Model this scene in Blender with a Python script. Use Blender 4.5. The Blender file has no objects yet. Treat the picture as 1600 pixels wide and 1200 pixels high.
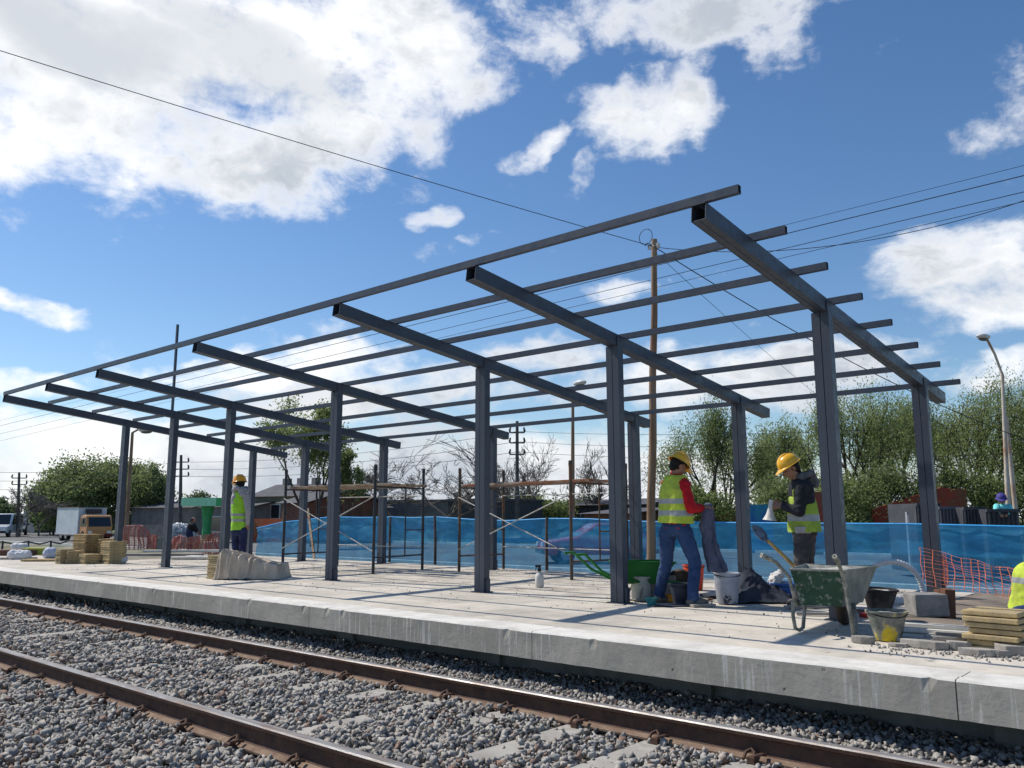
import bpy, bmesh, math, random
import numpy as np
from mathutils import Vector, Matrix, noise
R = math.radians
random.seed(7)
SC = bpy.context.scene
COL = SC.collection
# ------------------------------------------------------------------ camera
CAM_Z, FPX, PITCH, ROLL, YAW = 1.04, 1301.44, 0.1592, -0.0014, 0.7218
_F = Vector((-math.sin(YAW), math.cos(YAW), 0)); _R = Vector((math.cos(YAW), math.sin(YAW), 0)); _U = Vector((0, 0, 1))
F2 = _F*math.cos(PITCH) + _U*math.sin(PITCH); U2 = _U*math.cos(PITCH) - _F*math.sin(PITCH)
R3 = _R*math.cos(ROLL) + U2*math.sin(ROLL); U3 = U2*math.cos(ROLL) - _R*math.sin(ROLL)
CP = Vector((0, 0, CAM_Z))
cd = bpy.data.cameras.new('camera'); cam = bpy.data.objects.new('camera', cd); COL.objects.link(cam)
cd.sensor_width = 36; cd.lens = FPX/1600*36; cd.clip_end = 3000; cd.clip_start = 0.05
cam.matrix_world = Matrix.Translation(CP) @ Matrix((R3, U3, -F2)).transposed().to_4x4()
SC.camera = cam
SC.render.resolution_x, SC.render.resolution_y = 1024, 768
def ray(u, v): return F2 + R3*((u-800)/FPX) - U3*((v-600)/FPX)
def gz(u, v, z=0.0):
    r = ray(u, v); return CP + r*((z-CAM_Z)/r.z)
def gy(u, v, y):
    r = ray(u, v); return CP + r*(y/r.y)
def gd(u, v, D):                       # point of the scene D metres ahead
    r = ray(u, v); return CP + r*(D/r.dot(_F))
def base(u, D, z=-0.5):
    p = gd(u, 809, D); return Vector((p.x, p.y, z))
# ------------------------------------------------------------------ light
SUN = Vector((-0.82, -0.20, 1.0)).normalized()
SC.view_settings.view_transform = 'Standard'; SC.view_settings.look = 'None'
SC.view_settings.exposure = 0.56; SC.view_settings.gamma = 1.0
sl = bpy.data.lights.new('sun', 'SUN'); sl.energy = 3.2; sl.angle = R(0.55); sl.color = (1.0, 0.94, 0.85)
so = bpy.data.objects.new('sun', sl); COL.objects.link(so); so.rotation_euler = SUN.to_track_quat('Z', 'Y').to_euler()
W = bpy.data.worlds.new('World'); SC.world = W; W.use_nodes = True
nt = W.node_tree; nt.nodes.clear()
def N(t, **k):
    n = nt.nodes.new(t)
    for a, b in k.items(): setattr(n, a, b)
    return n
def math_(op, a, b=None, c=None, clamp=False):
    n = N('ShaderNodeMath', operation=op, use_clamp=clamp)
    for i, s in enumerate((a, b, c)):
        if s is None: continue
        if isinstance(s, (int, float)): n.inputs[i].default_value = s
        else: nt.links.new(s, n.inputs[i])
    return n.outputs[0]
def smooth(x, a, b, lo=0.0, hi=1.0):
    n = N('ShaderNodeMapRange', interpolation_type='SMOOTHSTEP')
    nt.links.new(x, n.inputs[0])
    for i, q in zip((1, 2, 3, 4), (a, b, lo, hi)): n.inputs[i].default_value = q
    return n.outputs[0]
sky = N('ShaderNodeTexSky', sky_type='NISHITA', sun_disc=False, sun_elevation=math.asin(SUN.z), sun_rotation=math.atan2(SUN.x, SUN.y),
        air_density=1.0, dust_density=0.3, ozone_density=2.2, altitude=200)
tc = N('ShaderNodeTexCoord'); sep = N('ShaderNodeSeparateXYZ'); nt.links.new(tc.outputs['Generated'], sep.inputs[0])
az = math_('ARCTAN2', sep.outputs[0], sep.outputs[1]); el = math_('ARCSINE', sep.outputs[2])
comb = N('ShaderNodeCombineXYZ'); nt.links.new(az, comb.inputs[0]); nt.links.new(el, comb.inputs[1])
AE = comb.outputs[0]
def noise_(scale, det, rough, off=(0, 0, 0), stretch=(1, 1.5, 1), src=None):
    m = N('ShaderNodeMapping'); nt.links.new(src or AE, m.inputs[0]); m.inputs['Location'].default_value = off; m.inputs['Scale'].default_value = stretch
    n = N('ShaderNodeTexNoise'); nt.links.new(m.outputs[0], n.inputs[0])
    n.inputs['Scale'].default_value = scale; n.inputs['Detail'].default_value = det; n.inputs['Roughness'].default_value = rough
    return n
wn = noise_(5.0, 4, .55, (3.1, 1.7, 0)); wv = N('ShaderNodeVectorMath', operation='SUBTRACT'); nt.links.new(wn.outputs['Color'], wv.inputs[0]); wv.inputs[1].default_value = (.5, .5, .5)
ws = N('ShaderNodeVectorMath', operation='SCALE'); nt.links.new(wv.outputs[0], ws.inputs[0]); ws.inputs['Scale'].default_value = 0.13
wa = N('ShaderNodeVectorMath', operation='ADD'); nt.links.new(AE, wa.inputs[0]); nt.links.new(ws.outputs[0], wa.inputs[1])
AEw = wa.outputs[0]
def dirae(u, v):
    r = ray(u, v).normalized(); return math.atan2(r.x, r.y), math.asin(r.z)
# clouds: centre and half size as they stand in the sky, weight, tilt
CL = [(200, 60, 460, 130, 1.35, 0), (400, 150, 260, 120, 1.15, 10), (800, 10, 110, 40, .5, 0), (560, 80, 190, 120, 1.2, 0), (650, 150, 75, 75, 1.0, 0), (380, 235, 190, 80, 1.15, 12), (130, 200, 230, 85, 1.1, 8), (450, 285, 80, 55, .9, 0),
      (-200, 150, 260, 160, 1.2, 0), (820, 50, 75, 60, .85, 0), (960, 10, 90, 35, .5, 0), (1150, 10, 190, 75, 1.15, 0), (1210, 75, 75, 60, 1.0, 0), (1020, 175, 88, 72, 1.15, 0), (1060, 95, 70, 70, .6, 0),
      (848, 222, 55, 20, .78, -15), (915, 255, 34, 13, .6, -10), (720, 243, 30, 14, .6, 10), (680, 328, 40, 20, .78, -30), (733, 366, 18, 11, .65, 0), (792, 276, 28, 12, .45, -20), (770, 358, 14, 8, .35, 0),
      (60, 468, 66, 24, 1.05, 12), (40, 578, 75, 18, .9, 5), (35, 298, 25, 10, .35, 0),
      (420, 565, 210, 32, 1.1, -6), (560, 600, 230, 38, 1.0, -5), (860, 548, 95, 32, 1.0, 0), (970, 430, 48, 26, .85, 0), (1110, 405, 60, 24, .5, 10), (1180, 600, 210, 55, 1.1, 0), (1080, 570, 70, 40, 1.0, 0),
      (860, 600, 160, 40, .7, 0), (60, 660, 160, 46, .95, 0), (300, 700, 300, 60, .8, 0), (700, 720, 340, 60, .75, 0), (1000, 720, 140, 70, .7, 0),
      (1500, 400, 110, 70, 1.2, 0), (1560, 460, 110, 52, 1.1, 0), (1640, 420, 80, 80, .9, 0), (1570, 585, 75, 30, .8, 0), (1560, 140, 70, 130, .42, 25), (1510, 225, 80, 45, .38, 20), (1350, 590, 120, 30, .6, 0)]
tot = None
for (u, v, ru, rv, w, tilt) in CL:
    a0, e0 = dirae(u, v); ce = max(.3, math.cos(e0))
    cc = FPX/ (ray(u, v).length)**1   # angular size shrinks away from the centre
    sa, se = ru/ (FPX*ray(u, v).length)/ce, rv/(FPX*ray(u, v).length)
    m = N('ShaderNodeMapping', vector_type='TEXTURE'); nt.links.new(AEw, m.inputs[0])
    m.inputs['Location'].default_value = (a0, e0, 0); m.inputs['Rotation'].default_value = (0, 0, -R(tilt)); m.inputs['Scale'].default_value = (sa, se, 1)
    ln = N('ShaderNodeVectorMath', operation='DOT_PRODUCT'); nt.links.new(m.outputs[0], ln.inputs[0]); nt.links.new(m.outputs[0], ln.inputs[1])
    f = smooth(ln.outputs['Value'], 0.0, 2.3, w, 0.0)
    tot = f if tot is None else math_('MAXIMUM', tot, f)
lowb = math_('ADD', smooth(el, 0.02, 0.20, 0.55, 0.0), smooth(el, 0.0, 0.09, 0.9, 0.0))
fbm = noise_(7.0, 9, .62, (1.3, 4.2, 0)).outputs[0]
tot = math_('ADD', tot, lowb)
fb2 = noise_(24.0, 7, .65, (5.3, 2.2, 0), src=AEw).outputs[0]
dens = math_('MULTIPLY_ADD', math_('SUBTRACT', fbm, .5), 2.9, tot)
dens = math_('MULTIPLY_ADD', math_('SUBTRACT', fb2, .5), 1.0, dens)
mask = math_('POWER', smooth(dens, 0.36, 1.32), .9)
# shading inside the clouds: thick parts turn grey, thin edges glow
g1 = noise_(2.4, 5, .5, (7.7, .3, 0)).outputs[0]
grey = math_('MULTIPLY', smooth(dens, .7, 1.4), smooth(math_('MULTIPLY_ADD', math_('SUBTRACT', fb2, .5), .22, g1), .36, .62))
lowgrey = math_('MULTIPLY', smooth(el, .08, .34, .75, 0.0), smooth(g1, .38, .58))
grey = math_('MAXIMUM', grey, lowgrey)
for (u, v, ru, rv, w, tilt) in [(90, 45, 260, 70, .75, 5), (400, 110, 190, 50, .6, 22), (1500, 450, 130, 40, .45, 0), (450, 620, 260, 30, .5, -5), (1160, 620, 200, 30, .45, 0), (1180, 40, 150, 30, .35, 0)]:
    a0, e0 = dirae(u, v); m = N('ShaderNodeMapping', vector_type='TEXTURE'); nt.links.new(AEw, m.inputs[0])
    m.inputs['Location'].default_value = (a0, e0, 0); m.inputs['Rotation'].default_value = (0, 0, -R(tilt)); m.inputs['Scale'].default_value = (ru/(FPX*ray(u, v).length)/max(.3, math.cos(e0)), rv/(FPX*ray(u, v).length), 1)
    ln = N('ShaderNodeVectorMath', operation='DOT_PRODUCT'); nt.links.new(m.outputs[0], ln.inputs[0]); nt.links.new(m.outputs[0], ln.inputs[1])
    grey = math_('MAXIMUM', grey, smooth(math_('MULTIPLY_ADD', math_('SUBTRACT', fbm, .5), 1.6, ln.outputs['Value']), 0.2, 1.8, w, 0.0))
mixc = N('ShaderNodeMixRGB'); nt.links.new(grey, mixc.inputs[0]); mixc.inputs[1].default_value = (1.02, 1.02, 1.02, 1); mixc.inputs[2].default_value = (.47, .52, .59, 1)
bs = N('ShaderNodeBackground'); bc = N('ShaderNodeBackground'); ms = N('ShaderNodeMixShader'); ow = N('ShaderNodeOutputWorld')
hs = N('ShaderNodeHueSaturation'); hs.inputs['Saturation'].default_value = 1.19; hs.inputs['Hue'].default_value = .502; nt.links.new(sky.outputs[0], hs.inputs['Color'])
nt.links.new(hs.outputs[0], bs.inputs[0]); bs.inputs[1].default_value = 0.084
nt.links.new(mixc.outputs[0], bc.inputs[0]); bc.inputs[1].default_value = 0.76
nt.links.new(mask, ms.inputs[0]); nt.links.new(bs.outputs[0], ms.inputs[1]); nt.links.new(bc.outputs[0], ms.inputs[2]); nt.links.new(ms.outputs[0], ow.inputs[0])
# ------------------------------------------------------------------ materials
def mat(name, col, rough=.75, col2=None, ns=6.0, th=(.45, .6), metal=0.0, bump=0.0, bs=60.0, spec=.3, vary=.12, stretch=(1, 1, 1), coat=0.0, col3=None, ns3=20.0, th3=(.6, .66), det=6):
    m = bpy.data.materials.new(name); m.use_nodes = True; t = m.node_tree; nd = t.nodes; b = nd['Principled BSDF']
    def lk(a, c): t.links.new(a, c)
    tcn = nd.new('ShaderNodeTexCoord'); mp = nd.new('ShaderNodeMapping'); mp.inputs['Scale'].default_value = stretch; lk(tcn.outputs['Object'], mp.inputs[0])
    def nz(s, d=det, r=.6):
        n = nd.new('ShaderNodeTexNoise'); lk(mp.outputs[0], n.inputs[0]); n.inputs['Scale'].default_value = s; n.inputs['Detail'].default_value = d; n.inputs['Roughness'].default_value = r
        return n.outputs[0]
    def mr(x, a, c, lo, hi):
        n = nd.new('ShaderNodeMapRange'); lk(x, n.inputs[0])
        for i, q in zip((1, 2, 3, 4), (a, c, lo, hi)): n.inputs[i].default_value = q
        return n.outputs[0]
    def mix(f, a, c, bt='MIX'):
        n = nd.new('ShaderNodeMixRGB'); n.blend_type = bt
        for i, q in enumerate((f, a, c)):
            if isinstance(q, (int, float)): n.inputs[i].default_value = q
            elif isinstance(q, tuple): n.inputs[i].default_value = (*q, 1)
            else: lk(q, n.inputs[i])
        return n.outputs[0]
    c = None
    if col2: c = mix(mr(nz(ns), th[0], th[1], 0, 1), tuple(col), tuple(col2))
    if col3: c = mix(mr(nz(ns3, 8, .7), th3[0], th3[1], 0, 1), c if c is not None else tuple(col), tuple(col3))
    if vary:
        f = mr(nz(ns*3.1+2), .3, .7, 1-vary, 1+vary); cmb = nd.new('ShaderNodeCombineXYZ')
        for i in range(3): lk(f, cmb.inputs[i])
        c = mix(1.0, c if c is not None else tuple(col), cmb.outputs[0], 'MULTIPLY')
    if c is None: b.inputs['Base Color'].default_value = (*col, 1)
    else: lk(c, b.inputs['Base Color'])
    b.inputs['Roughness'].default_value = rough; b.inputs['Metallic'].default_value = metal; b.inputs['Specular IOR Level'].default_value = spec
    if rough < .9 and vary: lk(mr(nz(ns*2+5), .3, .7, max(0.02, rough-.12), min(1, rough+.12)), b.inputs['Roughness'])
    if coat: b.inputs['Coat Weight'].default_value = coat
    if bump:
        bn = nd.new('ShaderNodeBump'); bn.inputs['Strength'].default_value = bump; bn.inputs['Distance'].default_value = .01; lk(nz(bs, 8, .65), bn.inputs['Height']); lk(bn.outputs[0], b.inputs['Normal'])
    m['bump'] = 1
    return m
M = {}
M['steel'] = mat('grey_painted_steel', (.040, .050, .070), .45, (.048, .059, .080), 3, (.3, .7), spec=.5, vary=.05, col3=(.10, .11, .12), ns3=9, th3=(.74, .80), bump=.12, bs=25)
M['conc_top'] = mat('dusty_platform_concrete', (.58, .53, .45), .95, (.43, .395, .335), 1.1, (.40, .62), vary=.12, bump=.5, bs=22, col3=(.25, .235, .215), ns3=5.5, th3=(.60, .70))
M['conc_lip'] = mat('fresh_concrete_lip', (.68, .655, .60), .9, (.54, .52, .47), 3, (.4, .65), vary=.08, bump=.35, bs=30, col3=(.36, .35, .32), ns3=14, th3=(.62, .70))
M['conc_face'] = mat('cast_concrete_face', (.34, .335, .31), .85, (.26, .26, .245), 2.2, (.35, .65), vary=.12, bump=.4, bs=40, stretch=(3, 1, .8), col3=(.40, .41, .39), ns3=3.2, th3=(.60, .70))
M['conc_wall'] = mat('dark_grey_concrete', (.34, .325, .29), .95, (.24, .23, .205), 2, (.4, .6), bump=.4, bs=20)  # concrete in two greys mottled by noise, darker than the slab face
M['sleeper'] = mat('sleeper_concrete', (.40, .38, .34), .9, (.28, .26, .23), 3, (.4, .65), bump=.4, bs=50)
M['rail_side'] = mat('rusty_rail_steel', (.075, .042, .030), .8, (.12, .065, .042), 8, (.4, .65), bump=.3, bs=60, col3=(.20, .13, .09), ns3=20, th3=(.64, .72))
M['rail_foot'] = mat('dusty_rail_foot', (.24, .17, .12), .9, (.16, .10, .07), 8, (.4, .65), bump=.3, bs=60)
M['rail_top'] = mat('worn_rail_head', (.30, .285, .27), .48, (.22, .165, .13), 4, (.45, .64), metal=.4, spec=.45, bump=.15, stretch=(.5, 3, 1))
M['soil'] = mat('dry_soil', (.24, .20, .16), 1, (.17, .14, .11), 2, (.4, .6), bump=.8, bs=12)
M['ballast_base'] = mat('ballast_bed', (.27, .25, .22), 1, (.16, .145, .125), 30, (.4, .6), bump=1.0, bs=30)
M['grass'] = mat('mown_grass', (.085, .12, .035), 1, (.13, .14, .06), .8, (.4, .6), bump=.8, bs=12, vary=.3)
M['asphalt'] = mat('pale_worn_asphalt', (.17, .17, .165), .95, (.13, .13, .13), .6, (.4, .6), bump=.2, bs=30)
M['dirtbank'] = mat('dirt_verge', (.26, .23, .19), 1, (.12, .13, .06), .5, (.45, .6), bump=.6, bs=8)
M['wood_pole'] = mat('weathered_pole_wood', (.30, .22, .15), .9, (.20, .12, .07), 2.2, (.4, .6), bump=.5, bs=18, stretch=(4, 4, .5), col3=(.32, .11, .06), ns3=1.2, th3=(.55, .66))
M['plank'] = mat('scaffold_plank_wood', (.34, .27, .19), .9, (.22, .12, .07), 3, (.45, .6), bump=.4, bs=20, stretch=(1, 4, 4))
M['stake'] = mat('fence_stake_wood', (.13, .10, .08), .9, (.08, .06, .05), 4, bump=.4, bs=20)
M['scaf'] = mat('dark_scaffold_tube', (.018, .022, .03), .5, (.06, .045, .035), 5, (.55, .7), spec=.5, bump=.1)
M['scaf_rust'] = mat('rusty_scaffold_tube', (.085, .07, .055), .7, (.17, .085, .045), 5, (.5, .6), bump=.2)
M['galv'] = mat('galvanised_brace', (.42, .42, .40), .5, (.25, .23, .2), 8, (.5, .65), metal=.4, spec=.5)
M['wire'] = mat('black_cable', (.012, .012, .014), .6, vary=0)
M['bark'] = mat('tree_bark', (.085, .07, .055), .95, (.05, .042, .035), 3, bump=.5, bs=10)
M['bark_pale'] = mat('grey_twigs', (.17, .15, .135), .95, (.12, .105, .095), 3)
def facemat():
    m = bpy.data.materials.new('weathered_slab_face'); m.use_nodes = True; t = m.node_tree; nd = t.nodes; b = nd['Principled BSDF']; b.inputs['Roughness'].default_value = .9; b.inputs['Specular IOR Level'].default_value = .2
    co = nd.new('ShaderNodeTexCoord'); L_ = t.links.new
    def nz(sc, st, det=6, ro=.6):
        mp = nd.new('ShaderNodeMapping'); mp.inputs['Scale'].default_value = st; L_(co.outputs['Object'], mp.inputs[0]); n = nd.new('ShaderNodeTexNoise'); L_(mp.outputs[0], n.inputs[0]); n.inputs['Scale'].default_value = sc; n.inputs['Detail'].default_value = det; n.inputs['Roughness'].default_value = ro; return n.outputs[0]
    def rg(x, a, c, lo=0, hi=1):
        n = nd.new('ShaderNodeMapRange'); n.interpolation_type = 'SMOOTHSTEP'; L_(x, n.inputs[0])
        for i, q in zip((1, 2, 3, 4), (a, c, lo, hi)): n.inputs[i].default_value = q
        return n.outputs[0]
    def mx(f, a, c):
        n = nd.new('ShaderNodeMixRGB')
        for i, q in enumerate((f, a, c)):
            if isinstance(q, tuple): n.inputs[i].default_value = (*q, 1)
            else: L_(q, n.inputs[i])
        return n.outputs[0]
    c = mx(rg(nz(1.1, (1, 1, 1)), .38, .62), (.50, .455, .38), (.39, .355, .295))
    c = mx(rg(nz(6, (1, 1, 5)), .52, .72), c, (.36, .335, .285))                 # formwork boards and damp bands
    dr = nd.new('ShaderNodeMath'); dr.operation = 'MULTIPLY'; L_(rg(nz(26, (1, 1, .05), 3), .545, .63), dr.inputs[0]); L_(rg(nz(.9, (1, 1, .3)), .44, .56), dr.inputs[1])
    c = mx(dr.outputs[0], c, (.61, .58, .51))                                    # lime drips
    vo = nd.new('ShaderNodeTexVoronoi'); vo.inputs['Scale'].default_value = 7; mp = nd.new('ShaderNodeMapping'); L_(co.outputs['Object'], mp.inputs[0]); L_(mp.outputs[0], vo.inputs[0]); vo.inputs['Randomness'].default_value = 1
    pit = nd.new('ShaderNodeMath'); pit.operation = 'MULTIPLY'; L_(rg(vo.outputs['Distance'], .05, .13, 1, 0), pit.inputs[0]); L_(rg(nz(2.2, (1, 1, 1)), .50, .56), pit.inputs[1])
    c = mx(pit.outputs[0], c, (.13, .125, .115))                                 # blow holes
    L_(c, b.inputs['Base Color']); bn = nd.new('ShaderNodeBump'); bn.inputs['Strength'].default_value = .4; bn.inputs['Distance'].default_value = .01
    ad = nd.new('ShaderNodeMath'); ad.operation = 'SUBTRACT'; L_(nz(18, (1, 1, 1), 8, .7), ad.inputs[0]); L_(pit.outputs[0], ad.inputs[1]); L_(ad.outputs[0], bn.inputs['Height']); L_(bn.outputs[0], b.inputs['Normal'])
    return m
M['conc_face'] = facemat()
def leafmat(name, c1, c2):
    m = bpy.data.materials.new(name); m.use_nodes = True; t = m.node_tree; nd = t.nodes; b = nd['Principled BSDF']
    o = nd.new('ShaderNodeTexCoord'); n = nd.new('ShaderNodeTexNoise'); n.inputs['Scale'].default_value = .8; n.inputs['Detail'].default_value = 5; t.links.new(o.outputs['Object'], n.inputs[0])
    r = nd.new('ShaderNodeMapRange'); t.links.new(n.outputs[0], r.inputs[0]); r.inputs[1].default_value = .38; r.inputs[2].default_value = .62
    x = nd.new('ShaderNodeMixRGB'); x.inputs[1].default_value = (*c1, 1); x.inputs[2].default_value = (*c2, 1); t.links.new(r.outputs[0], x.inputs[0])
    b.inputs['Roughness'].default_value = .7; b.inputs['Specular IOR Level'].default_value = .2; t.links.new(x.outputs[0], b.inputs['Base Color'])
    tr = nd.new('ShaderNodeBsdfTranslucent'); t.links.new(x.outputs[0], tr.inputs[0]); mx = nd.new('ShaderNodeMixShader'); mx.inputs[0].default_value = .5
    t.links.new(b.outputs[0], mx.inputs[1]); t.links.new(tr.outputs[0], mx.inputs[2]); t.links.new(mx.outputs[0], nd['Material Output'].inputs[0])
    return m
M['leaf_spring'] = leafmat('spring_green_leaves', (.19, .24, .085), (.30, .35, .14))
M['leaf_mid'] = leafmat('mid_green_leaves', (.16, .21, .085), (.24, .29, .12))
M['leaf_dark'] = leafmat('dark_green_leaves', (.09, .135, .06), (.14, .19, .09))
# ------------------------------------------------------------------ mesh builder
class MB:
    def __init__(s): s.v = []; s.f = []; s.m = []; s.M = Matrix.Identity(4); s.mi = 0
    def add(s, vs, fs):
        o = len(s.v); s.v += [s.M @ Vector(p) for p in vs]; s.f += [tuple(i+o for i in f) for f in fs]; s.m += [s.mi]*len(fs)
        return s
    def box(s, c, d, rz=0.0, rx=0.0, ry=0.0):
        h = [q/2 for q in d]; mt = Matrix.Translation(c) @ Matrix.Rotation(rz, 4, 'Z') @ Matrix.Rotation(ry, 4, 'Y') @ Matrix.Rotation(rx, 4, 'X')
        vs = [mt @ Vector((a*h[0], b*h[1], e*h[2])) for a in (-1, 1) for b in (-1, 1) for e in (-1, 1)]
        return s.add(vs, [(0, 1, 3, 2), (4, 6, 7, 5), (0, 4, 5, 1), (2, 3, 7, 6), (0, 2, 6, 4), (1, 5, 7, 3)])
    def bar(s, p0, p1, w, h, up=None):       # rectangular bar between two points, w sideways, h upward
        p0 = Vector(p0); p1 = Vector(p1); d = (p1-p0).normalized(); up = Vector(up or (0, 0, 1))
        sd = d.cross(up)
        if sd.length < 1e-4: sd = d.cross(Vector((1, 0, 0)))
        sd.normalize(); up = sd.cross(d).normalized()
        vs = [p + sd*a*w/2 + up*b*h/2 for p in (p0, p1) for a in (-1, 1) for b in (-1, 1)]
        return s.add(vs, [(0, 2, 3, 1), (4, 5, 7, 6), (0, 1, 5, 4), (2, 6, 7, 3), (0, 4, 6, 2), (1, 3, 7, 5)])
    def tube(s, p0, p1, r0, r1=None, n=10, cap=True): return s.path([p0, p1], [r0, r0 if r1 is None else r1], n, cap)
    def path(s, pts, rad, n=8, cap=True, sx=1.0):
        pts = [Vector(p) for p in pts]; k = len(pts)
        if not isinstance(rad, (list, tuple)): rad = [rad]*k
        vs = []; prev = None
        for i, p in enumerate(pts):
            d = (pts[min(i+1, k-1)]-pts[max(i-1, 0)])
            d = d.normalized() if d.length > 1e-9 else Vector((0, 0, 1))
            if prev is None:
                a = d.cross(Vector((0, 0, 1)) if abs(d.z) < .95 else Vector((1, 0, 0))).normalized()
            else:
                a = (prev - d*prev.dot(d)); a = a.normalized() if a.length > 1e-6 else d.orthogonal().normalized()
            prev = a; b = d.cross(a)
            vs += [p + (a*math.cos(2*math.pi*j/n)*sx + b*math.sin(2*math.pi*j/n))*rad[i] for j in range(n)]
        fs = [(i*n+j, i*n+(j+1) % n, (i+1)*n+(j+1) % n, (i+1)*n+j) for i in range(k-1) for j in range(n)]
        if cap: fs += [tuple(range(n-1, -1, -1)), tuple((k-1)*n+j for j in range(n))]
        return s.add(vs, fs)
    def caps(s, p0, r0, p1, r1, n=14, rings=4):
        p0 = Vector(p0); p1 = Vector(p1); d = (p1-p0); L = d.length
        d = d.normalized() if L > 1e-6 else Vector((0, 0, 1)); P = []; Q = []
        for i in range(rings+1):
            a = math.pi/2*i/rings; P.append(p0 - d*r0*math.cos(a)); Q.append(max(r0*math.sin(a), r0*.04))
        for i in range(rings+1):
            a = math.pi/2*i/rings; P.append(p1 + d*r1*math.sin(a)); Q.append(max(r1*math.cos(a), r1*.04))
        return s.path(P, Q, n)
    def ell(s, c, r, rot=None, n=16, m=10):
        vs = [(0, 0, -1)]; mt = Matrix.Translation(c) @ (rot.to_4x4() if rot else Matrix.Identity(4)) @ Matrix.Diagonal((*r, 1))
        for i in range(1, m):
            a = -math.pi/2 + math.pi*i/m; vs += [(math.cos(a)*math.cos(2*math.pi*j/n), math.cos(a)*math.sin(2*math.pi*j/n), math.sin(a)) for j in range(n)]
        vs.append((0, 0, 1)); fs = []
        for j in range(n): fs.append((0, 1+(j+1) % n, 1+j))
        for i in range(m-2):
            for j in range(n): fs.append((1+i*n+j, 1+i*n+(j+1) % n, 1+(i+1)*n+(j+1) % n, 1+(i+1)*n+j))
        t = 1+(m-1)*n
        for j in range(n): fs.append((1+(m-2)*n+j, 1+(m-2)*n+(j+1) % n, t))
        return s.add([mt @ Vector(p) for p in vs], fs)
    def loft(s, secs, side, fwd, n=24):      # secs: (centre, half width, half depth)
        vs = []; k = len(secs); side = Vector(side); fwd = Vector(fwd)
        for c, a, b in secs:
            for j in range(n):
                t = 2*math.pi*j/n; cx, sx = math.cos(t), math.sin(t)
                vs.append(Vector(c) + side*a*math.copysign(abs(cx)**.85, cx) + fwd*b*math.copysign(abs(sx)**.85, sx))
        fs = [(i*n+j, i*n+(j+1) % n, (i+1)*n+(j+1) % n, (i+1)*n+j) for i in range(k-1) for j in range(n)]
        fs += [tuple(range(n-1, -1, -1)), tuple((k-1)*n+j for j in range(n))]
        return s.add(vs, fs)
    def lathe(s, c, prof, n=24, axis=None, close=False):   # prof: (radius, height)
        rot = (Vector(axis).to_track_quat('Z', 'Y').to_matrix().to_4x4() if axis else Matrix.Identity(4)); mt = Matrix.Translation(c) @ rot
        vs = [mt @ Vector((r*math.cos(2*math.pi*j/n), r*math.sin(2*math.pi*j/n), z)) for r, z in prof for j in range(n)]; k = len(prof)
        fs = [(i*n+j, i*n+(j+1) % n, (i+1)*n+(j+1) % n, (i+1)*n+j) for i in range(k-1) for j in range(n)]
        if prof[0][0] > 1e-3 and not close: fs.append(tuple(range(n-1, -1, -1)))
        if close: fs += [((k-1)*n+j, (k-1)*n+(j+1) % n, (j+1) % n, j) for j in range(n)]
        elif prof[-1][0] > 1e-3: fs.append(tuple((k-1)*n+j for j in range(n)))
        return s.add(vs, fs)
    def prism(s, poly, ax0, ax1, o, d):     # polygon (a,b) in plane ax0/ax1 at o, extruded by vector d
        ax0, ax1, o, d = Vector(ax0), Vector(ax1), Vector(o), Vector(d); n = len(poly)
        vs = [o+ax0*a+ax1*b for a, b in poly] + [o+ax0*a+ax1*b+d for a, b in poly]
        return s.add(vs, [tuple(range(n-1, -1, -1)), tuple(range(n, 2*n))] + [(i, (i+1) % n, n+(i+1) % n, n+i) for i in range(n)])
    def build(s, name, ms, parent=None, loc=None, smooth=False, bevel=0.0, fix=True):
        root = parent
        while root is not None and root.parent is not None: root = root.parent
        o = Vector(root.location) if root is not None else Vector(loc or (0, 0, 0))
        me = bpy.data.meshes.new(name); me.from_pydata([tuple(Vector(p)-o) for p in s.v], [], s.f); me.update()
        for m in (ms if isinstance(ms, (list, tuple)) else [ms]): me.materials.append(m)
        if isinstance(ms, (list, tuple)) and len(ms) > 1: me.polygons.foreach_set('material_index', s.m)
        if fix:
            b = bmesh.new(); b.from_mesh(me); bmesh.ops.recalc_face_normals(b, faces=b.faces); b.to_mesh(me); b.free()
        ob = bpy.data.objects.new(name, me); COL.objects.link(ob)
        if parent is not None: ob.parent = parent
        else: ob.location = o
        if smooth:
            me.polygons.foreach_set('use_smooth', [True]*len(me.polygons))
            try: me.set_sharp_from_angle(angle=R(40))
            except Exception: pass
        if bevel:
            bv = ob.modifiers.new('bevel', 'BEVEL'); bv.width = bevel; bv.segments = 2; bv.limit_method = 'ANGLE'; bv.angle_limit = R(35)
        return ob
def tag(o, label=None, cat=None, group=None, kind=None):
    if label: o['label'] = label
    if cat: o['category'] = cat
    if group: o['group'] = group
    if kind: o['kind'] = kind
    return o
def thing(name, label, cat, loc, group=None):
    o = bpy.data.objects.new(name, None); COL.objects.link(o); o.location = loc; o.empty_display_size = .2
    return tag(o, label, cat, group)
def copy_thing(r, loc, rz, label, scale=1.0):
    c = r.copy(); COL.objects.link(c); c.location = loc; c.rotation_euler = (0, 0, rz); c.scale = (scale,)*3 if isinstance(scale, (int, float)) else scale
    c['label'] = label
    for ch in list(r.children):
        d = ch.copy(); COL.objects.link(d); d.parent = c
        for g_ in list(ch.children):
            e = g_.copy(); COL.objects.link(e); e.parent = d
    return c
def jitter(mb, amp, sc, seed=0.0):
    for i, p in enumerate(mb.v):
        q = p*sc + Vector((seed, seed*1.7, -seed)); mb.v[i] = p + noise.noise_vector(q)*amp
    return mb
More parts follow.
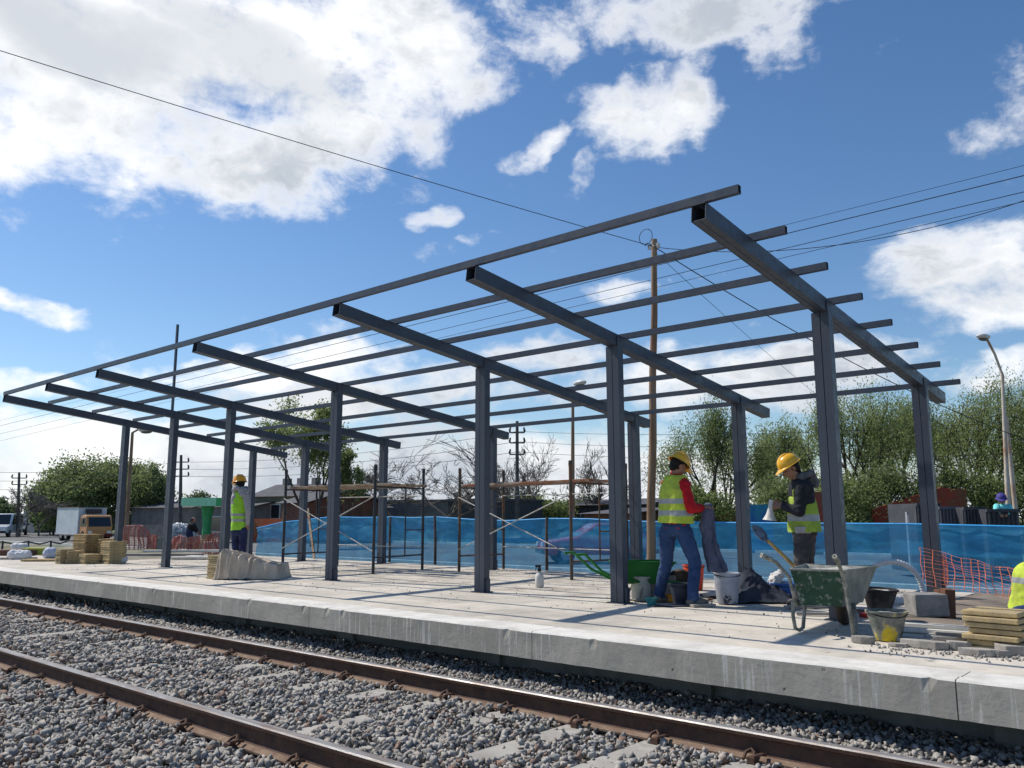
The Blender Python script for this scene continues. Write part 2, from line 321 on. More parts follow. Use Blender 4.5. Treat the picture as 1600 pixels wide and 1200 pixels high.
# ------------------------------------------------------------------ ground, road, platform
def sheet(name, x0, x1, y0, y1, z, m, kind='structure', nx=1, ny=1, amp=0.0, sc=.3):
    vs = []; fs = []
    for j in range(ny+1):
        for i in range(nx+1):
            p = Vector((x0+(x1-x0)*i/nx, y0+(y1-y0)*j/ny, z))
            if amp: p.z += noise.noise(Vector((p.x*sc, p.y*sc, 3.3)))*amp
            vs.append(p)
    for j in range(ny):
        for i in range(nx): a = j*(nx+1)+i; fs.append((a, a+1, a+nx+2, a+nx+1))
    mb = MB(); mb.add(vs, fs); o = mb.build(name, m, fix=False); return tag(o, kind=kind)
sheet('ground', -1500, 1500, -1200, 1800, -0.52, M['grass'])
sheet('road', -700, 300, 19.5, 35.0, -0.50, M['asphalt'])
sheet('verge', -22, 14, 13.2, 19.5, -0.505, M['dirtbank'], nx=60, ny=14, amp=.04, sc=1.2)
mb = MB(); mb.box((-100, 19.4, -.45), (900, .15, .14)); mb.box((-100, 35.1, -.45), (900, .15, .14)); tag(mb.build('kerb', M['conc_lip'], bevel=.01), kind='structure')
mb = MB()
for i in range(40): mb.box((-120+i*4.5, 27.2, -.498), (2.2, .12, .004))
tag(mb.build('road_marking', mat('faded_road_paint', (.5, .5, .47), .9, (.25, .25, .24), 8, (.4, .6))), kind='structure')

YE, TH, ZR = 6.117, 0.248, -0.25
plat = thing('railway_platform', 'low raw concrete railway platform edged with cast slabs above the ballast', 'platform', (-8, 7, -0.5))
def deck(x0, x1, y0, y1, top=-0.003):
    mb = MB(); nx = max(2, int((x1-x0)/.35)); ny = max(2, int((y1-y0)/.35)); vs = []
    for j in range(ny+1):
        for i in range(nx+1):
            x = x0+(x1-x0)*i/nx; y = y0+(y1-y0)*j/ny; a = .012 if y > 9 else .004
            e = 0 if (j in (0, ny) or i in (0, nx)) else 1
            vs.append((x, y, top+e*a*noise.noise(Vector((x*.9, y*.9, 0)))-(.006 if y > 9 else 0)))
    fs = [(j*(nx+1)+i, j*(nx+1)+i+1, (j+1)*(nx+1)+i+1, (j+1)*(nx+1)+i) for j in range(ny) for i in range(nx)]
    mb.add(vs, fs)
    mb.add([(x0, y1, -.52), (x1, y1, -.52), (x1, y1, top-.006), (x0, y1, top-.006), (x1, y0, -.52), (x1, y0, top-.006), (x0, y0, -.52), (x0, y0, top-.006)], [(0, 3, 2, 1), (1, 2, 5, 4), (0, 6, 7, 3)])
    return mb
M['conc_top2'] = mat('gritty_unfinished_floor', (.55, .50, .425), 1, (.36, .325, .27), 1.6, (.42, .60), vary=.15, bump=.9, bs=14, col3=(.21, .19, .165), ns3=4.5, th3=(.60, .68))
deck(-45, 6, 6.52, 9.25).build('deck', M['conc_top'], plat, smooth=True, fix=False)
deck(-21.6, -3.05, 9.25, 13.3).build('deck', M['conc_top2'], plat, smooth=True, fix=False)
seams = [-44, -37, -31, -25, -21.2, -17.5, -13.8, -9.946, -8.63, -5.144, -1.567, 2.2, 6]
for a, b in zip(seams[:-1], seams[1:]):
    mb = MB(); n = max(2, int((b-a)/.05)); sect = []
    prof = [(YE, -TH), (YE, -.10), (YE, -.012), (YE+.012, 0), (YE+.11, .003), (YE+.13, -.002), (6.515, 0), (6.515, -TH)]
    for i in range(n+1):
        x = a+.004+(b-a-.008)*i/n
        for k, (y, z) in enumerate(prof):
            w = noise.noise(Vector((x*2.2, k*.9, 1)))*.0025 + noise.noise(Vector((x*7, k*1.3, 5)))*.0025 + min(0, noise.noise(Vector((x*4.3, k*.5, 11)))+.45)*-.0 + (.010 if (k in (2, 3) and noise.noise(Vector((x*9.1, 2, 8))) > .40) else 0)
            vs = Vector((x, y+(w if k < 6 else 0), z+(w*.8 if k < 6 else 0))); sect.append(vs)
    K = len(prof); fs = []; mt = []
    mb.v = sect
    for i in range(n):
        for k in range(K):
            q = (k+1) % K; mb.f.append((i*K+k, i*K+q, (i+1)*K+q, (i+1)*K+k)); mb.m.append(1 if k in (2, 3, 4, 5) else 0)
    mb.f += [tuple(range(K)), tuple(n*K+k for k in range(K))]; mb.m += [0, 0]
    mb.build('edge_slab', [M['conc_face'], M['conc_lip']], plat)
mb = MB(); mb.box((-19.5, 6.90, -.42), (51, .25, .33))
for i in range(20): mb.box((-43+i*2.45, 6.75, -.42), (.3, .06, .33))
mb.build('support_wall', M['conc_wall'], plat)
mb = MB(); mb.box((-33.3, 11.2, -.27), (23.4, 3.9, .49)); o = sheet('soil', -3.05, 8, 9.25, 13.4, -0.03, M['soil'], nx=60, ny=24, amp=.07, sc=1.6)
sheet('soil_bank', -45, -21.6, 9.25, 13.5, -0.06, M['dirtbank'], nx=60, ny=12, amp=.12, sc=.8)

# ------------------------------------------------------------------ track
YR, GA = 5.006, 1.886
RP = [(-.07, 0), (.07, 0), (.07, .012), (.022, .028), (.0085, .045), (.0085, .118), (.034, .130), (.036, .150), (.028, .159), (-.028, .159), (-.036, .150), (-.034, .130), (-.0085, .118), (-.0085, .045), (-.022, .028), (-.07, .012)]
RMAT = {0: 0, 1: 2, 2: 2, 7: 1, 8: 1, 9: 1, 14: 2, 15: 2}
for yy, lab in ((YR, 'far rail with bright worn head running below the platform edge'), (YR-GA, 'near rail with rust brown head crossing the bottom left corner')):
    mb = MB(); n = 60; xs = [-60+68*i/n for i in range(n+1)]
    for x in xs: mb.v += [Vector((x, yy+a, ZR-.159+b)) for a, b in RP]
    K = len(RP)
    for i in range(n):
        for k in range(K): q = (k+1) % K; mb.f.append((i*K+k, i*K+q, (i+1)*K+q, (i+1)*K+k)); mb.m.append(RMAT.get(k, 0))
    mb.f += [tuple(range(K)), tuple(n*K+k for k in range(K))]; mb.m += [0, 0]
    tag(mb.build('rail', [M['rail_side'], M['rail_top'], M['rail_foot']], loc=(0, yy, ZR)), lab, 'rail')
def clip_mb(x, y, s):
    mb = MB(); z = ZR-.145
    pts = [(x-.05, y+s*.10, z), (x-.055, y+s*.055, z+.03), (x-.03, y+s*.03, z+.045), (x, y+s*.05, z+.03), (x+.01, y+s*.09, z+.01), (x+.03, y+s*.11, z+.03), (x+.06, y+s*.08, z+.04), (x+.065, y+s*.04, z+.03)]
    mb.path(pts, .011, 6); mb.box((x+.005, y+s*.10, z-.005), (.05, .05, .05)); return mb
sl0 = None; i = 0; xs = []
x = -1.1
while x > -34: xs.append(x); x -= .66
def sleeper(x):
    t = thing('railway_sleeper', 'concrete sleeper', 'sleeper', (x, YR-GA/2, ZR-.16), 'concrete sleepers between the rails')
    mb = MB(); zt = ZR-.163
    for y0, y1 in ((YR-GA-.35, YR+.42),):
        P = [(-.11, 0), (.11, 0), (.14, -.16), (-.14, -.16)]
        mb.prism([(a, b) for a, b in P], (1, 0, 0), (0, 0, 1), (x, y0, zt), (0, y1-y0, 0))
    mb.build('sleeper_body', M['sleeper'], t, bevel=.012)
    for yy, s in ((YR, -1), (YR, 1), (YR-GA, -1), (YR-GA, 1)): clip_mb(x, yy, s).build('rail_clip', M['rail_side'], t)
    return t
first = sleeper(xs[0])
sleepers = [first]
for x in xs[1:]:
    sleepers.append(copy_thing(first, (x, YR-GA/2, ZR-.16), random.uniform(-.008, .008), 'x'))
for s_ in sleepers: s_['label'] = 'pale concrete sleeper half buried in grey ballast under the two rails'
# ------------------------------------------------------------------ ballast: tens of thousands of crushed stones
rng = np.random.default_rng(5)
ph = (1+5**.5)/2
ICO = np.array([(-1, ph, 0), (1, ph, 0), (-1, -ph, 0), (1, -ph, 0), (0, -1, ph), (0, 1, ph), (0, -1, -ph), (0, 1, -ph), (ph, 0, -1), (ph, 0, 1), (-ph, 0, -1), (-ph, 0, 1)])/math.sqrt(1+ph*ph)
ICF = np.array([(0, 11, 5), (0, 5, 1), (0, 1, 7), (0, 7, 10), (0, 10, 11), (1, 5, 9), (5, 11, 4), (11, 10, 2), (10, 7, 6), (7, 1, 8), (3, 9, 4), (3, 4, 2), (3, 2, 6), (3, 6, 8), (3, 8, 9), (4, 9, 5), (2, 4, 11), (6, 2, 10), (8, 6, 7), (9, 8, 1)])
CUB = np.array([(a, b, c) for a in (-1, 1) for b in (-1, 1) for c in (-1, 1)], float)*.66
CUF = np.array([(0, 1, 3), (0, 3, 2), (4, 6, 7), (4, 7, 5), (0, 4, 5), (0, 5, 1), (2, 3, 7), (2, 7, 6), (0, 2, 6), (0, 6, 4), (1, 5, 7), (1, 7, 3)])
def stones(name, P, S, ms, flat=.62, seed=1, mats=None, cube=True):
    r = np.random.default_rng(seed); n = len(P)
    B_, F_ = (CUB, CUF) if cube else (ICO, ICF); K_ = len(B_)
    V = B_[None]*r.uniform(.75, 1.15, (n, K_, 1)); V = V + r.normal(0, .19 if cube else .13, V.shape)
    V *= np.stack([np.ones(n), r.uniform(.6, .95, n), r.uniform(.4, flat, n)], 1)[:, None]
    q = r.normal(size=(n, 4)); q[:, 1:3] *= .6; q /= np.linalg.norm(q, axis=1)[:, None]; w, x, y, z = q.T
    Rm = np.stack([1-2*(y*y+z*z), 2*(x*y-z*w), 2*(x*z+y*w), 2*(x*y+z*w), 1-2*(x*x+z*z), 2*(y*z-x*w), 2*(x*z-y*w), 2*(y*z+x*w), 1-2*(x*x+y*y)], 1).reshape(n, 3, 3)
    V = np.einsum('nij,nkj->nki', Rm, V)*S[:, None, None] + P[:, None]
    F = (F_[None] + (np.arange(n)*K_)[:, None, None]).reshape(-1, 3); V = V.reshape(-1, 3)
    me = bpy.data.meshes.new(name); me.vertices.add(len(V)); me.vertices.foreach_set('co', V.ravel().astype(np.float32))
    me.loops.add(len(F)*3); me.loops.foreach_set('vertex_index', F.ravel().astype(np.int32)); me.polygons.add(len(F))
    me.polygons.foreach_set('loop_start', np.arange(0, len(F)*3, 3, dtype=np.int32)); me.polygons.foreach_set('loop_total', np.full(len(F), 3, dtype=np.int32))
    for m in ms: me.materials.append(m)
    if len(ms) > 1:
        mi = np.repeat(r.choice(len(ms), n, p=mats), len(F_)).astype(np.int32); me.polygons.foreach_set('material_index', mi)
    me.update(); o = bpy.data.objects.new(name, me); COL.objects.link(o); return o
SM = [mat('ballast_grey', (.39, .37, .34), .95, (.30, .285, .26), 7, (.4, .6), vary=.15, bump=.3, bs=90), mat('ballast_warm', (.39, .35, .305), .95, (.31, .28, .24), 7, (.4, .6), vary=.25, bump=.3, bs=90),
      mat('ballast_dark', (.17, .165, .16), .9, (.12, .115, .11), 7, (.4, .6), vary=.25, bump=.3, bs=90), mat('ballast_rust', (.26, .17, .13), .9, (.19, .14, .11), 7, (.4, .6), vary=.25)]
def lay(x0, x1, y0, y1, dens, s0, s1, z0=-.425, dz=.035):
    n = int((x1-x0)*(y1-y0)*dens); x = rng.uniform(x0, x1, n); y = rng.uniform(y0, y1, n); s = rng.uniform(s0, s1, n)*rng.choice([1, 1, 1, 1.3], n)
    hum = .018*np.sin(x*2.1+y*3)*np.sin(y*2.7-x)
    z = z0 + rng.uniform(-.02, dz, n) + hum - .085*np.clip((y-5.15)/.4, 0, 1)
    # sleepers mostly swept clean near the rails
    k = np.round((xs[0]-x)/.66); near = np.abs(x-(xs[0]-k*.66)) < .115
    onrail = (np.abs(y-YR) < .085) | (np.abs(y-(YR-GA)) < .085)
    clear = near & (((np.abs(y-(YR-.33)) < .22)) | (np.abs(y-(YR-GA+.30)) < .16) | ((np.sin(k*2.4)+np.sin(y*4+k) > .4) & (y < YR) & (y > YR-GA)) | (np.abs(y-(YR+.3)) < .1))
    keep = ~onrail & ~(clear & (rng.uniform(0, 1, n) < .86))
    z = np.where(near & ~clear, z+.012, z)
    return np.stack([x, y, z], 1)[keep], s[keep]
L = [lay(-7.5, 1.5, 1.6, 4.2, 760, .018, .036), lay(-9, 1.5, 4.2, 6.8, 720, .017, .032), lay(-15, -7.5, 2.0, 4.2, 430, .026, .042), lay(-16, -9, 4.2, 6.8, 420, .024, .042), lay(-34, -15, 2.0, 6.8, 190, .034, .06), lay(-9, 1.5, 1.8, 6.8, 420, .011, .022), lay(-16, -9, 1.8, 6.8, 250, .014, .024)]
P_ = np.concatenate([a for a, b in L]); S_ = np.concatenate([b for a, b in L])
tag(stones('ballast_gravel', P_, S_, SM, seed=3, mats=[.52, .26, .15, .07]), kind='stuff')
sheet('ballast_bed', -120, 20, -40, 5.40, -0.445, M['ballast_base'])
sheet('ballast_bed', -120, 20, 5.40, 6.95, -0.512, M['ballast_base'])
# grit and crumbs lying on the platform
n = 900; P_ = np.stack([rng.uniform(-20, 1, n), 6.6+rng.beta(1.6, 1.2, n)*6.4, np.full(n, .004)], 1); P_ = P_[(P_[:, 0] < -3.1) | (P_[:, 1] < 9)]
tag(stones('concrete_crumbs', P_, rng.uniform(.004, .014, len(P_)), [M['sleeper'], M['soil']], seed=9, mats=[.6, .4]), kind='stuff')
# ------------------------------------------------------------------ canopy frame
FX = [-3.294, -6.003, -8.347, -11.864, -15.358, -17.724, -20.120]
Y0, Y3, ZF, SL, HR, WR = 6.157, 13.30, 3.5425, 0.1189, .152, .140
YP = [6.16, 7.075, 8.043, 9.012, 9.979, 10.953, 11.904, 12.885]
YC1, CW, CDp = 8.77, .188, .115
zb = lambda y: ZF-SL*(y-Y0)
can = thing('canopy_frame', 'open dark grey steel shelter frame standing on the platform', 'canopy frame', (-11.8, 10, 0))
def plates_beam(mb, p0, p1, w, h, t=.006, seam=.006):
    p0 = Vector(p0); p1 = Vector(p1); d = p1-p0; up = Vector((0, 0, 1)); sd = Vector((1, 0, 0)); lip = .0
    for s in (-1, 1):
        o = sd*s*(w/2-t/2)
        mb.bar(p0+o+up*h/2, p1+o+up*h/2, t, h, up)
        wf = w/2-t-seam/2
        for zz in (t/2+.001, h-t/2-.001):
            c = sd*s*(seam/2+wf/2-.0005)
            mb.bar(p0+c+up*zz, p1+c+up*zz, wf, t-.001, up)
for i, x in enumerate(FX):
    mb = MB(); plates_beam(mb, (x, Y0, ZF), (x, Y3, zb(Y3)), WR, HR); mb.build('rafter', M['steel'], can)
    for y in (YC1, 12.78 if i in (2, 3, 4) else 12.22):
        mb = MB(); zt = zb(y)-.001; t = .006; w = CW; dp = CDp; z0 = 0
        yf = y; lean = random.uniform(-.01, .01)
        # two channels toe to toe: webs left and right, flanges meeting on front and back faces
        for s in (-1, 1):
            mb.box((x+s*(w/2-t/2), yf+dp/2, (zt-SL*dp/2)/2), (t, dp, zt-SL*dp/2))
            for yy in (yf+t/2+.0005, yf+dp-t/2-.0005):
                wf = w/2-t-.004; zz = zt-SL*(yy-yf)
                mb.box((x+s*(.004+wf/2), yy, zz/2), (wf, t, zz))
            mb.box((x+s*.009, yf+t+.012, zt/2-.02), (.008, .024, zt-.04))
        mb.box((x, yf+dp/2, .004), (w+.08, dp+.08, .012)); mb.box((x+w/2+.008, yf+dp*.55, .10), (.05, .07, .18))
        mb.box((x+WR/2+.007, yf+dp/2, zt+.03), (.012, dp*.9, .17))
        c_ = mb.build('column', M['steel'], can)
XL, XR_ = -20.22, -2.925
for k, y in enumerate(YP):
    mb = MB(); z = zb(y)+HR+.002+SL*.0; h = .073; t = .004; d = .045; tilt = 0
    mb.box(((XL+XR_)/2, y+t/2, z+h/2), (XR_-XL, t, h))
    for zz in (z+t/2, z+h-t/2): mb.box(((XL+XR_)/2, y+t+d/2, zz), (XR_-XL, d, t))
    mb.box(((XL+XR_)/2, y+t+d+t/2, z+h/2), (XR_-XL, t, h))
    for x in FX: mb.box((x+.05, y+.03, z-.004+.02), (.05, .012, .05))
    mb.build('purlin', M['steel'], can)
# slim steel pole behind the sixth frame
a = gy(268, 655, 9.35); b = gy(278, 507, 9.35)
mb = MB(); mb.box(((a.x+b.x)/2, 9.35, (b.z)/2), (.05, .05, b.z)); mb.box(((a.x+b.x)/2, 9.35, .006), (.16, .16, .012))
tag(mb.build('steel_post', M['steel'], loc=((a.x+b.x)/2, 9.35, 0)), 'thin dark steel post rising straight up through the canopy near its far left end', 'post')

# ------------------------------------------------------------------ blue shade cloth fence
def shade():
    m = bpy.data.materials.new('blue_shade_cloth'); m.use_nodes = True; t = m.node_tree; nd = t.nodes; b = nd['Principled BSDF']
    b.inputs['Base Color'].default_value = (.05, .32, .58, 1); b.inputs['Roughness'].default_value = .42; b.inputs['Specular IOR Level'].default_value = .5
    tl = nd.new('ShaderNodeBsdfTranslucent'); tl.inputs[0].default_value = (.07, .48, .90, 1)
    tp = nd.new('ShaderNodeBsdfTransparent'); tp.inputs[0].default_value = (.50, .78, .97, 1)
    m1 = nd.new('ShaderNodeMixShader'); m1.inputs[0].default_value = .55; m2 = nd.new('ShaderNodeMixShader')
    co = nd.new('ShaderNodeTexCoord'); mp = nd.new('ShaderNodeMapping'); mp.inputs['Scale'].default_value = (1.1, 1.1, 2.4); mp.inputs['Rotation'].default_value = (0, .45, 0); nz = nd.new('ShaderNodeTexNoise'); nz.inputs['Scale'].default_value = 2.2; nz.inputs['Detail'].default_value = 7; nz.inputs['Roughness'].default_value = .65
    L_ = t.links.new; L_(co.outputs['Object'], mp.inputs[0]); L_(mp.outputs[0], nz.inputs[0])
    r = nd.new('ShaderNodeMapRange'); L_(nz.outputs[0], r.inputs[0]); r.inputs[1].default_value = .35; r.inputs[2].default_value = .65; r.inputs[3].default_value = .50; r.inputs[4].default_value = .74
    # the cloth is folded double over its upper half, so less shows through it
    sp = nd.new('ShaderNodeSeparateXYZ'); L_(co.outputs['Object'], sp.inputs[0]); st = nd.new('ShaderNodeMapRange'); L_(sp.outputs[2], st.inputs[0])
    st.inputs[1].default_value = .93; st.inputs[2].default_value = .98; st.inputs[3].default_value = 0; st.inputs[4].default_value = .24
    sb = nd.new('ShaderNodeMath'); sb.operation = 'SUBTRACT'; L_(r.outputs[0], sb.inputs[0]); L_(st.outputs[0], sb.inputs[1])
    bn = nd.new('ShaderNodeBump'); bn.inputs['Strength'].default_value = .45; bn.inputs['Distance'].default_value = .04; L_(nz.outputs[0], bn.inputs['Height']); L_(bn.outputs[0], b.inputs['Normal']); L_(bn.outputs[0], tl.inputs['Normal'])
    L_(b.outputs[0], m1.inputs[1]); L_(tl.outputs[0], m1.inputs[2]); L_(sb.outputs[0], m2.inputs[0]); L_(m1.outputs[0], m2.inputs[1]); L_(tp.outputs[0], m2.inputs[2]); L_(m2.outputs[0], nd['Material Output'].inputs[0])
    return m
M['shade'] = shade()
fen = thing('mesh_fence', 'translucent blue shade cloth strung along the back of the platform on wooden stakes', 'fence', (-10, 14, -.5))
YF = 14.0; x0, x1 = -22.5, 7.0
stk = [gy(u, 812, YF).x for u in (392, 612, 683, 856)]+[7]
topu = [(392, 828), (440, 815), (520, 806), (600, 808), (683, 808), (800, 812), (920, 809), (1010, 813), (1200, 815), (1420, 816), (1600, 820)]
tops = [(gy(u, v, YF).x, gy(u, v, YF).z) for u, v in topu]+[(8, .9)]
def ztop(x):
    for (a, za), (b, zb_) in zip(tops[:-1], tops[1:]):
        if x <= b: t = max(0, (x-a)/(b-a)); return za+(zb_-za)*t
    return tops[-1][1]
mb = MB(); nx = 420; nz_ = 26
for j in range(nz_+1):
    for i in range(nx+1):
        x = x0+(x1-x0)*i/nx; f = j/nz_; d = min(abs(x-s) for s in stk)
        sag = .03*min(1, d/1.2); zt = ztop(x)-sag+.03*noise.noise(Vector((x*2.3, 0, 0)))
        fold = noise.noise(Vector((x*2.6+f*1.5, f*2.2, 2)))*.07 + (1-abs(noise.noise(Vector((x*1.3+f*2.6, f*1.2, 12))))*3 if abs(noise.noise(Vector((x*1.3+f*2.6, f*1.2, 12)))) < .33 else 0)*.035 + noise.noise(Vector((x*.9+f*2.0, f*5.0, 2)))*.05*min(1, d*1.5+.15) + noise.noise(Vector((x*.35-f, f*13.0, 7)))*.035
        if j >= nz_-1: fold += .02
        mb.v.append(Vector((x, YF-.03+fold, -.42+f*(zt+.42))))
for j in range(nz_):
    for i in range(nx): a = j*(nx+1)+i; mb.f.append((a, a+1, a+nx+2, a+nx+1)); mb.m.append(0)
mb.build('shade_cloth', M['shade'], fen, smooth=True, fix=False)
mb = MB(); pts = [(x0+(x1-x0)*i/120, YF-.035, ztop(x0+(x1-x0)*i/120)-.03*min(1, min(abs(x0+(x1-x0)*i/120-s) for s in stk)/1.2)+.004) for i in range(121)]
M['hem'] = mat('blue_cloth_hem', (.04, .36, .78), .5, vary=.1); mb.path(pts, .016, 6); mb.build('hem', M['hem'], fen, smooth=True)
for s in stk:
    mb = MB(); zt = ztop(s); mb.path([(s+random.uniform(-.04, .04), YF-.06, -.52), (s, YF-.05, zt*.5), (s+random.uniform(-.02, .02), YF-.06, zt+random.uniform(-.02, .04))], [.035, .032, .028], 8); mb.build('stake', M['stake'], fen)

# ------------------------------------------------------------------ scaffolds
def scaffold(name, label, P, zt, zp, m, braces, bm, inner, planks, pm):
    # P: near left, near right, far left, far right leg feet
    nl, nr, fl, fr = [Vector(p) for p in P]; t = thing(name, label, 'scaffold', ((nl+nr)/2).to_tuple())
    for p in (nl, nr, fl, fr):
        mb = MB(); mb.tube(p, p+Vector((0, 0, zt)), .029, n=12); mb.tube(p+Vector((0, 0, zt-.10)), p+Vector((0, 0, zt-.02)), .034, n=12); mb.build('post', m, t, smooth=True)
    for a, b in ((nl, fl), (nr, fr)):
        d = b-a; mb = MB()
        for z in (.30, zp-.03): mb.tube(a+Vector((0, 0, z)), b+Vector((0, 0, z)), .017, n=8)
        q = a+d*inner; mb.tube(q+Vector((0, 0, .30)), q+Vector((0, 0, zp-.03)), .014, n=8)
        for z in (.80, 1.27): mb.tube(q+Vector((0, 0, z)), b+Vector((0, 0, z)), .012, n=8)
        mb.build('end_frame', m, t, smooth=True)
    for a, b in ((nl, nr),):
        for z0_, z1_ in ((.42, zp-.22), (zp-.22, .42)):
            mb = MB(); mb.tube(a+Vector((0, -.03, z0_)), b+Vector((0, -.03, z1_)), .011, n=8); mb.build('brace', bm, t, smooth=True)
    for z in (.45, zp-.17):
        mb = MB(); mb.tube(fl+Vector((0, -.02, z)), fr+Vector((0, -.02, z)), .010, n=8); mb.build('guard_rail', bm, t, smooth=True)
    for off, w in planks:
        d = (fl-nl); e0 = nl+d*off; e1 = nr+(fr-nr)*off; ex = (e1-e0).normalized()
        mb = MB(); mb.bar(e0-ex*.18+Vector((0, 0, zp+.02)), e1+ex*.22+Vector((0, 0, zp+.02)), w, .045); mb.build('plank', pm, t, bevel=.006)
    return t
scaffold('scaffold_tower', 'black tube scaffold with a weathered timber deck, left of the other scaffold', [(-15.22, 10.09, 0), (-12.53, 10.28, 0), (-15.45, 11.65, 0), (-12.84, 11.81, 0)], 2.05, 1.66, M['scaf'], 1, M['galv'], .62, [(.25, .26), (.55, .26), (.82, .24)], M['plank'])
scaffold('scaffold_tower', 'rusty brown scaffold with a red edged deck beside the wooden utility pole', [(-11.83, 11.86, 0), (-8.80, 11.52, 0), (-11.70, 13.02, 0), (-8.55, 12.85, 0)], 2.02, 1.66, M['scaf_rust'], 1, M['galv'], .5, [(.25, .28), (.6, .28)], mat('red_edged_plank', (.22, .09, .05), .9, (.34, .30, .25), 3, (.45, .6), bump=.4, bs=20, stretch=(1, 4, 4)))
# loose board leaning by the first scaffold
a = gy(481, 795, 13.6); b = gy(492, 852, 13.2); mb = MB(); mb.bar(a, (b.x, b.y, 0.0), .09, .025, (0, 1, 0)); tag(mb.build('board', M['plank'], loc=(b.x, b.y, 0)), 'narrow raw board leaning on the blue cloth behind the black scaffold', 'board')
# ------------------------------------------------------------------ trees
def leaf_mesh(name, C, S, elong, m, parent, seed, droop=0.0):
    r = np.random.default_rng(seed); n = len(C); C = np.asarray(C, float); C = C - np.array(parent.location)
    a = r.normal(size=(n, 3)); a[:, 2] = a[:, 2]*(1-droop) - droop*2.2; a /= np.linalg.norm(a, axis=1)[:, None]
    b = np.cross(a, r.normal(size=(n, 3))); b /= np.linalg.norm(b, axis=1)[:, None]
    sa = (S*elong)[:, None]; sb = S[:, None]
    V = np.stack([C-a*sa, C+b*sb*.5, C+a*sa, C-b*sb*.5], 1).reshape(-1, 3)
    me = bpy.data.meshes.new(name); me.vertices.add(4*n); me.vertices.foreach_set('co', V.ravel().astype(np.float32))
    me.loops.add(4*n); me.loops.foreach_set('vertex_index', np.arange(4*n, dtype=np.int32)); me.polygons.add(n)
    me.polygons.foreach_set('loop_start', np.arange(0, 4*n, 4, dtype=np.int32)); me.polygons.foreach_set('loop_total', np.full(n, 4, dtype=np.int32))
    me.materials.append(m); me.update(); o = bpy.data.objects.new(name, me); COL.objects.link(o); o.parent = parent; return o
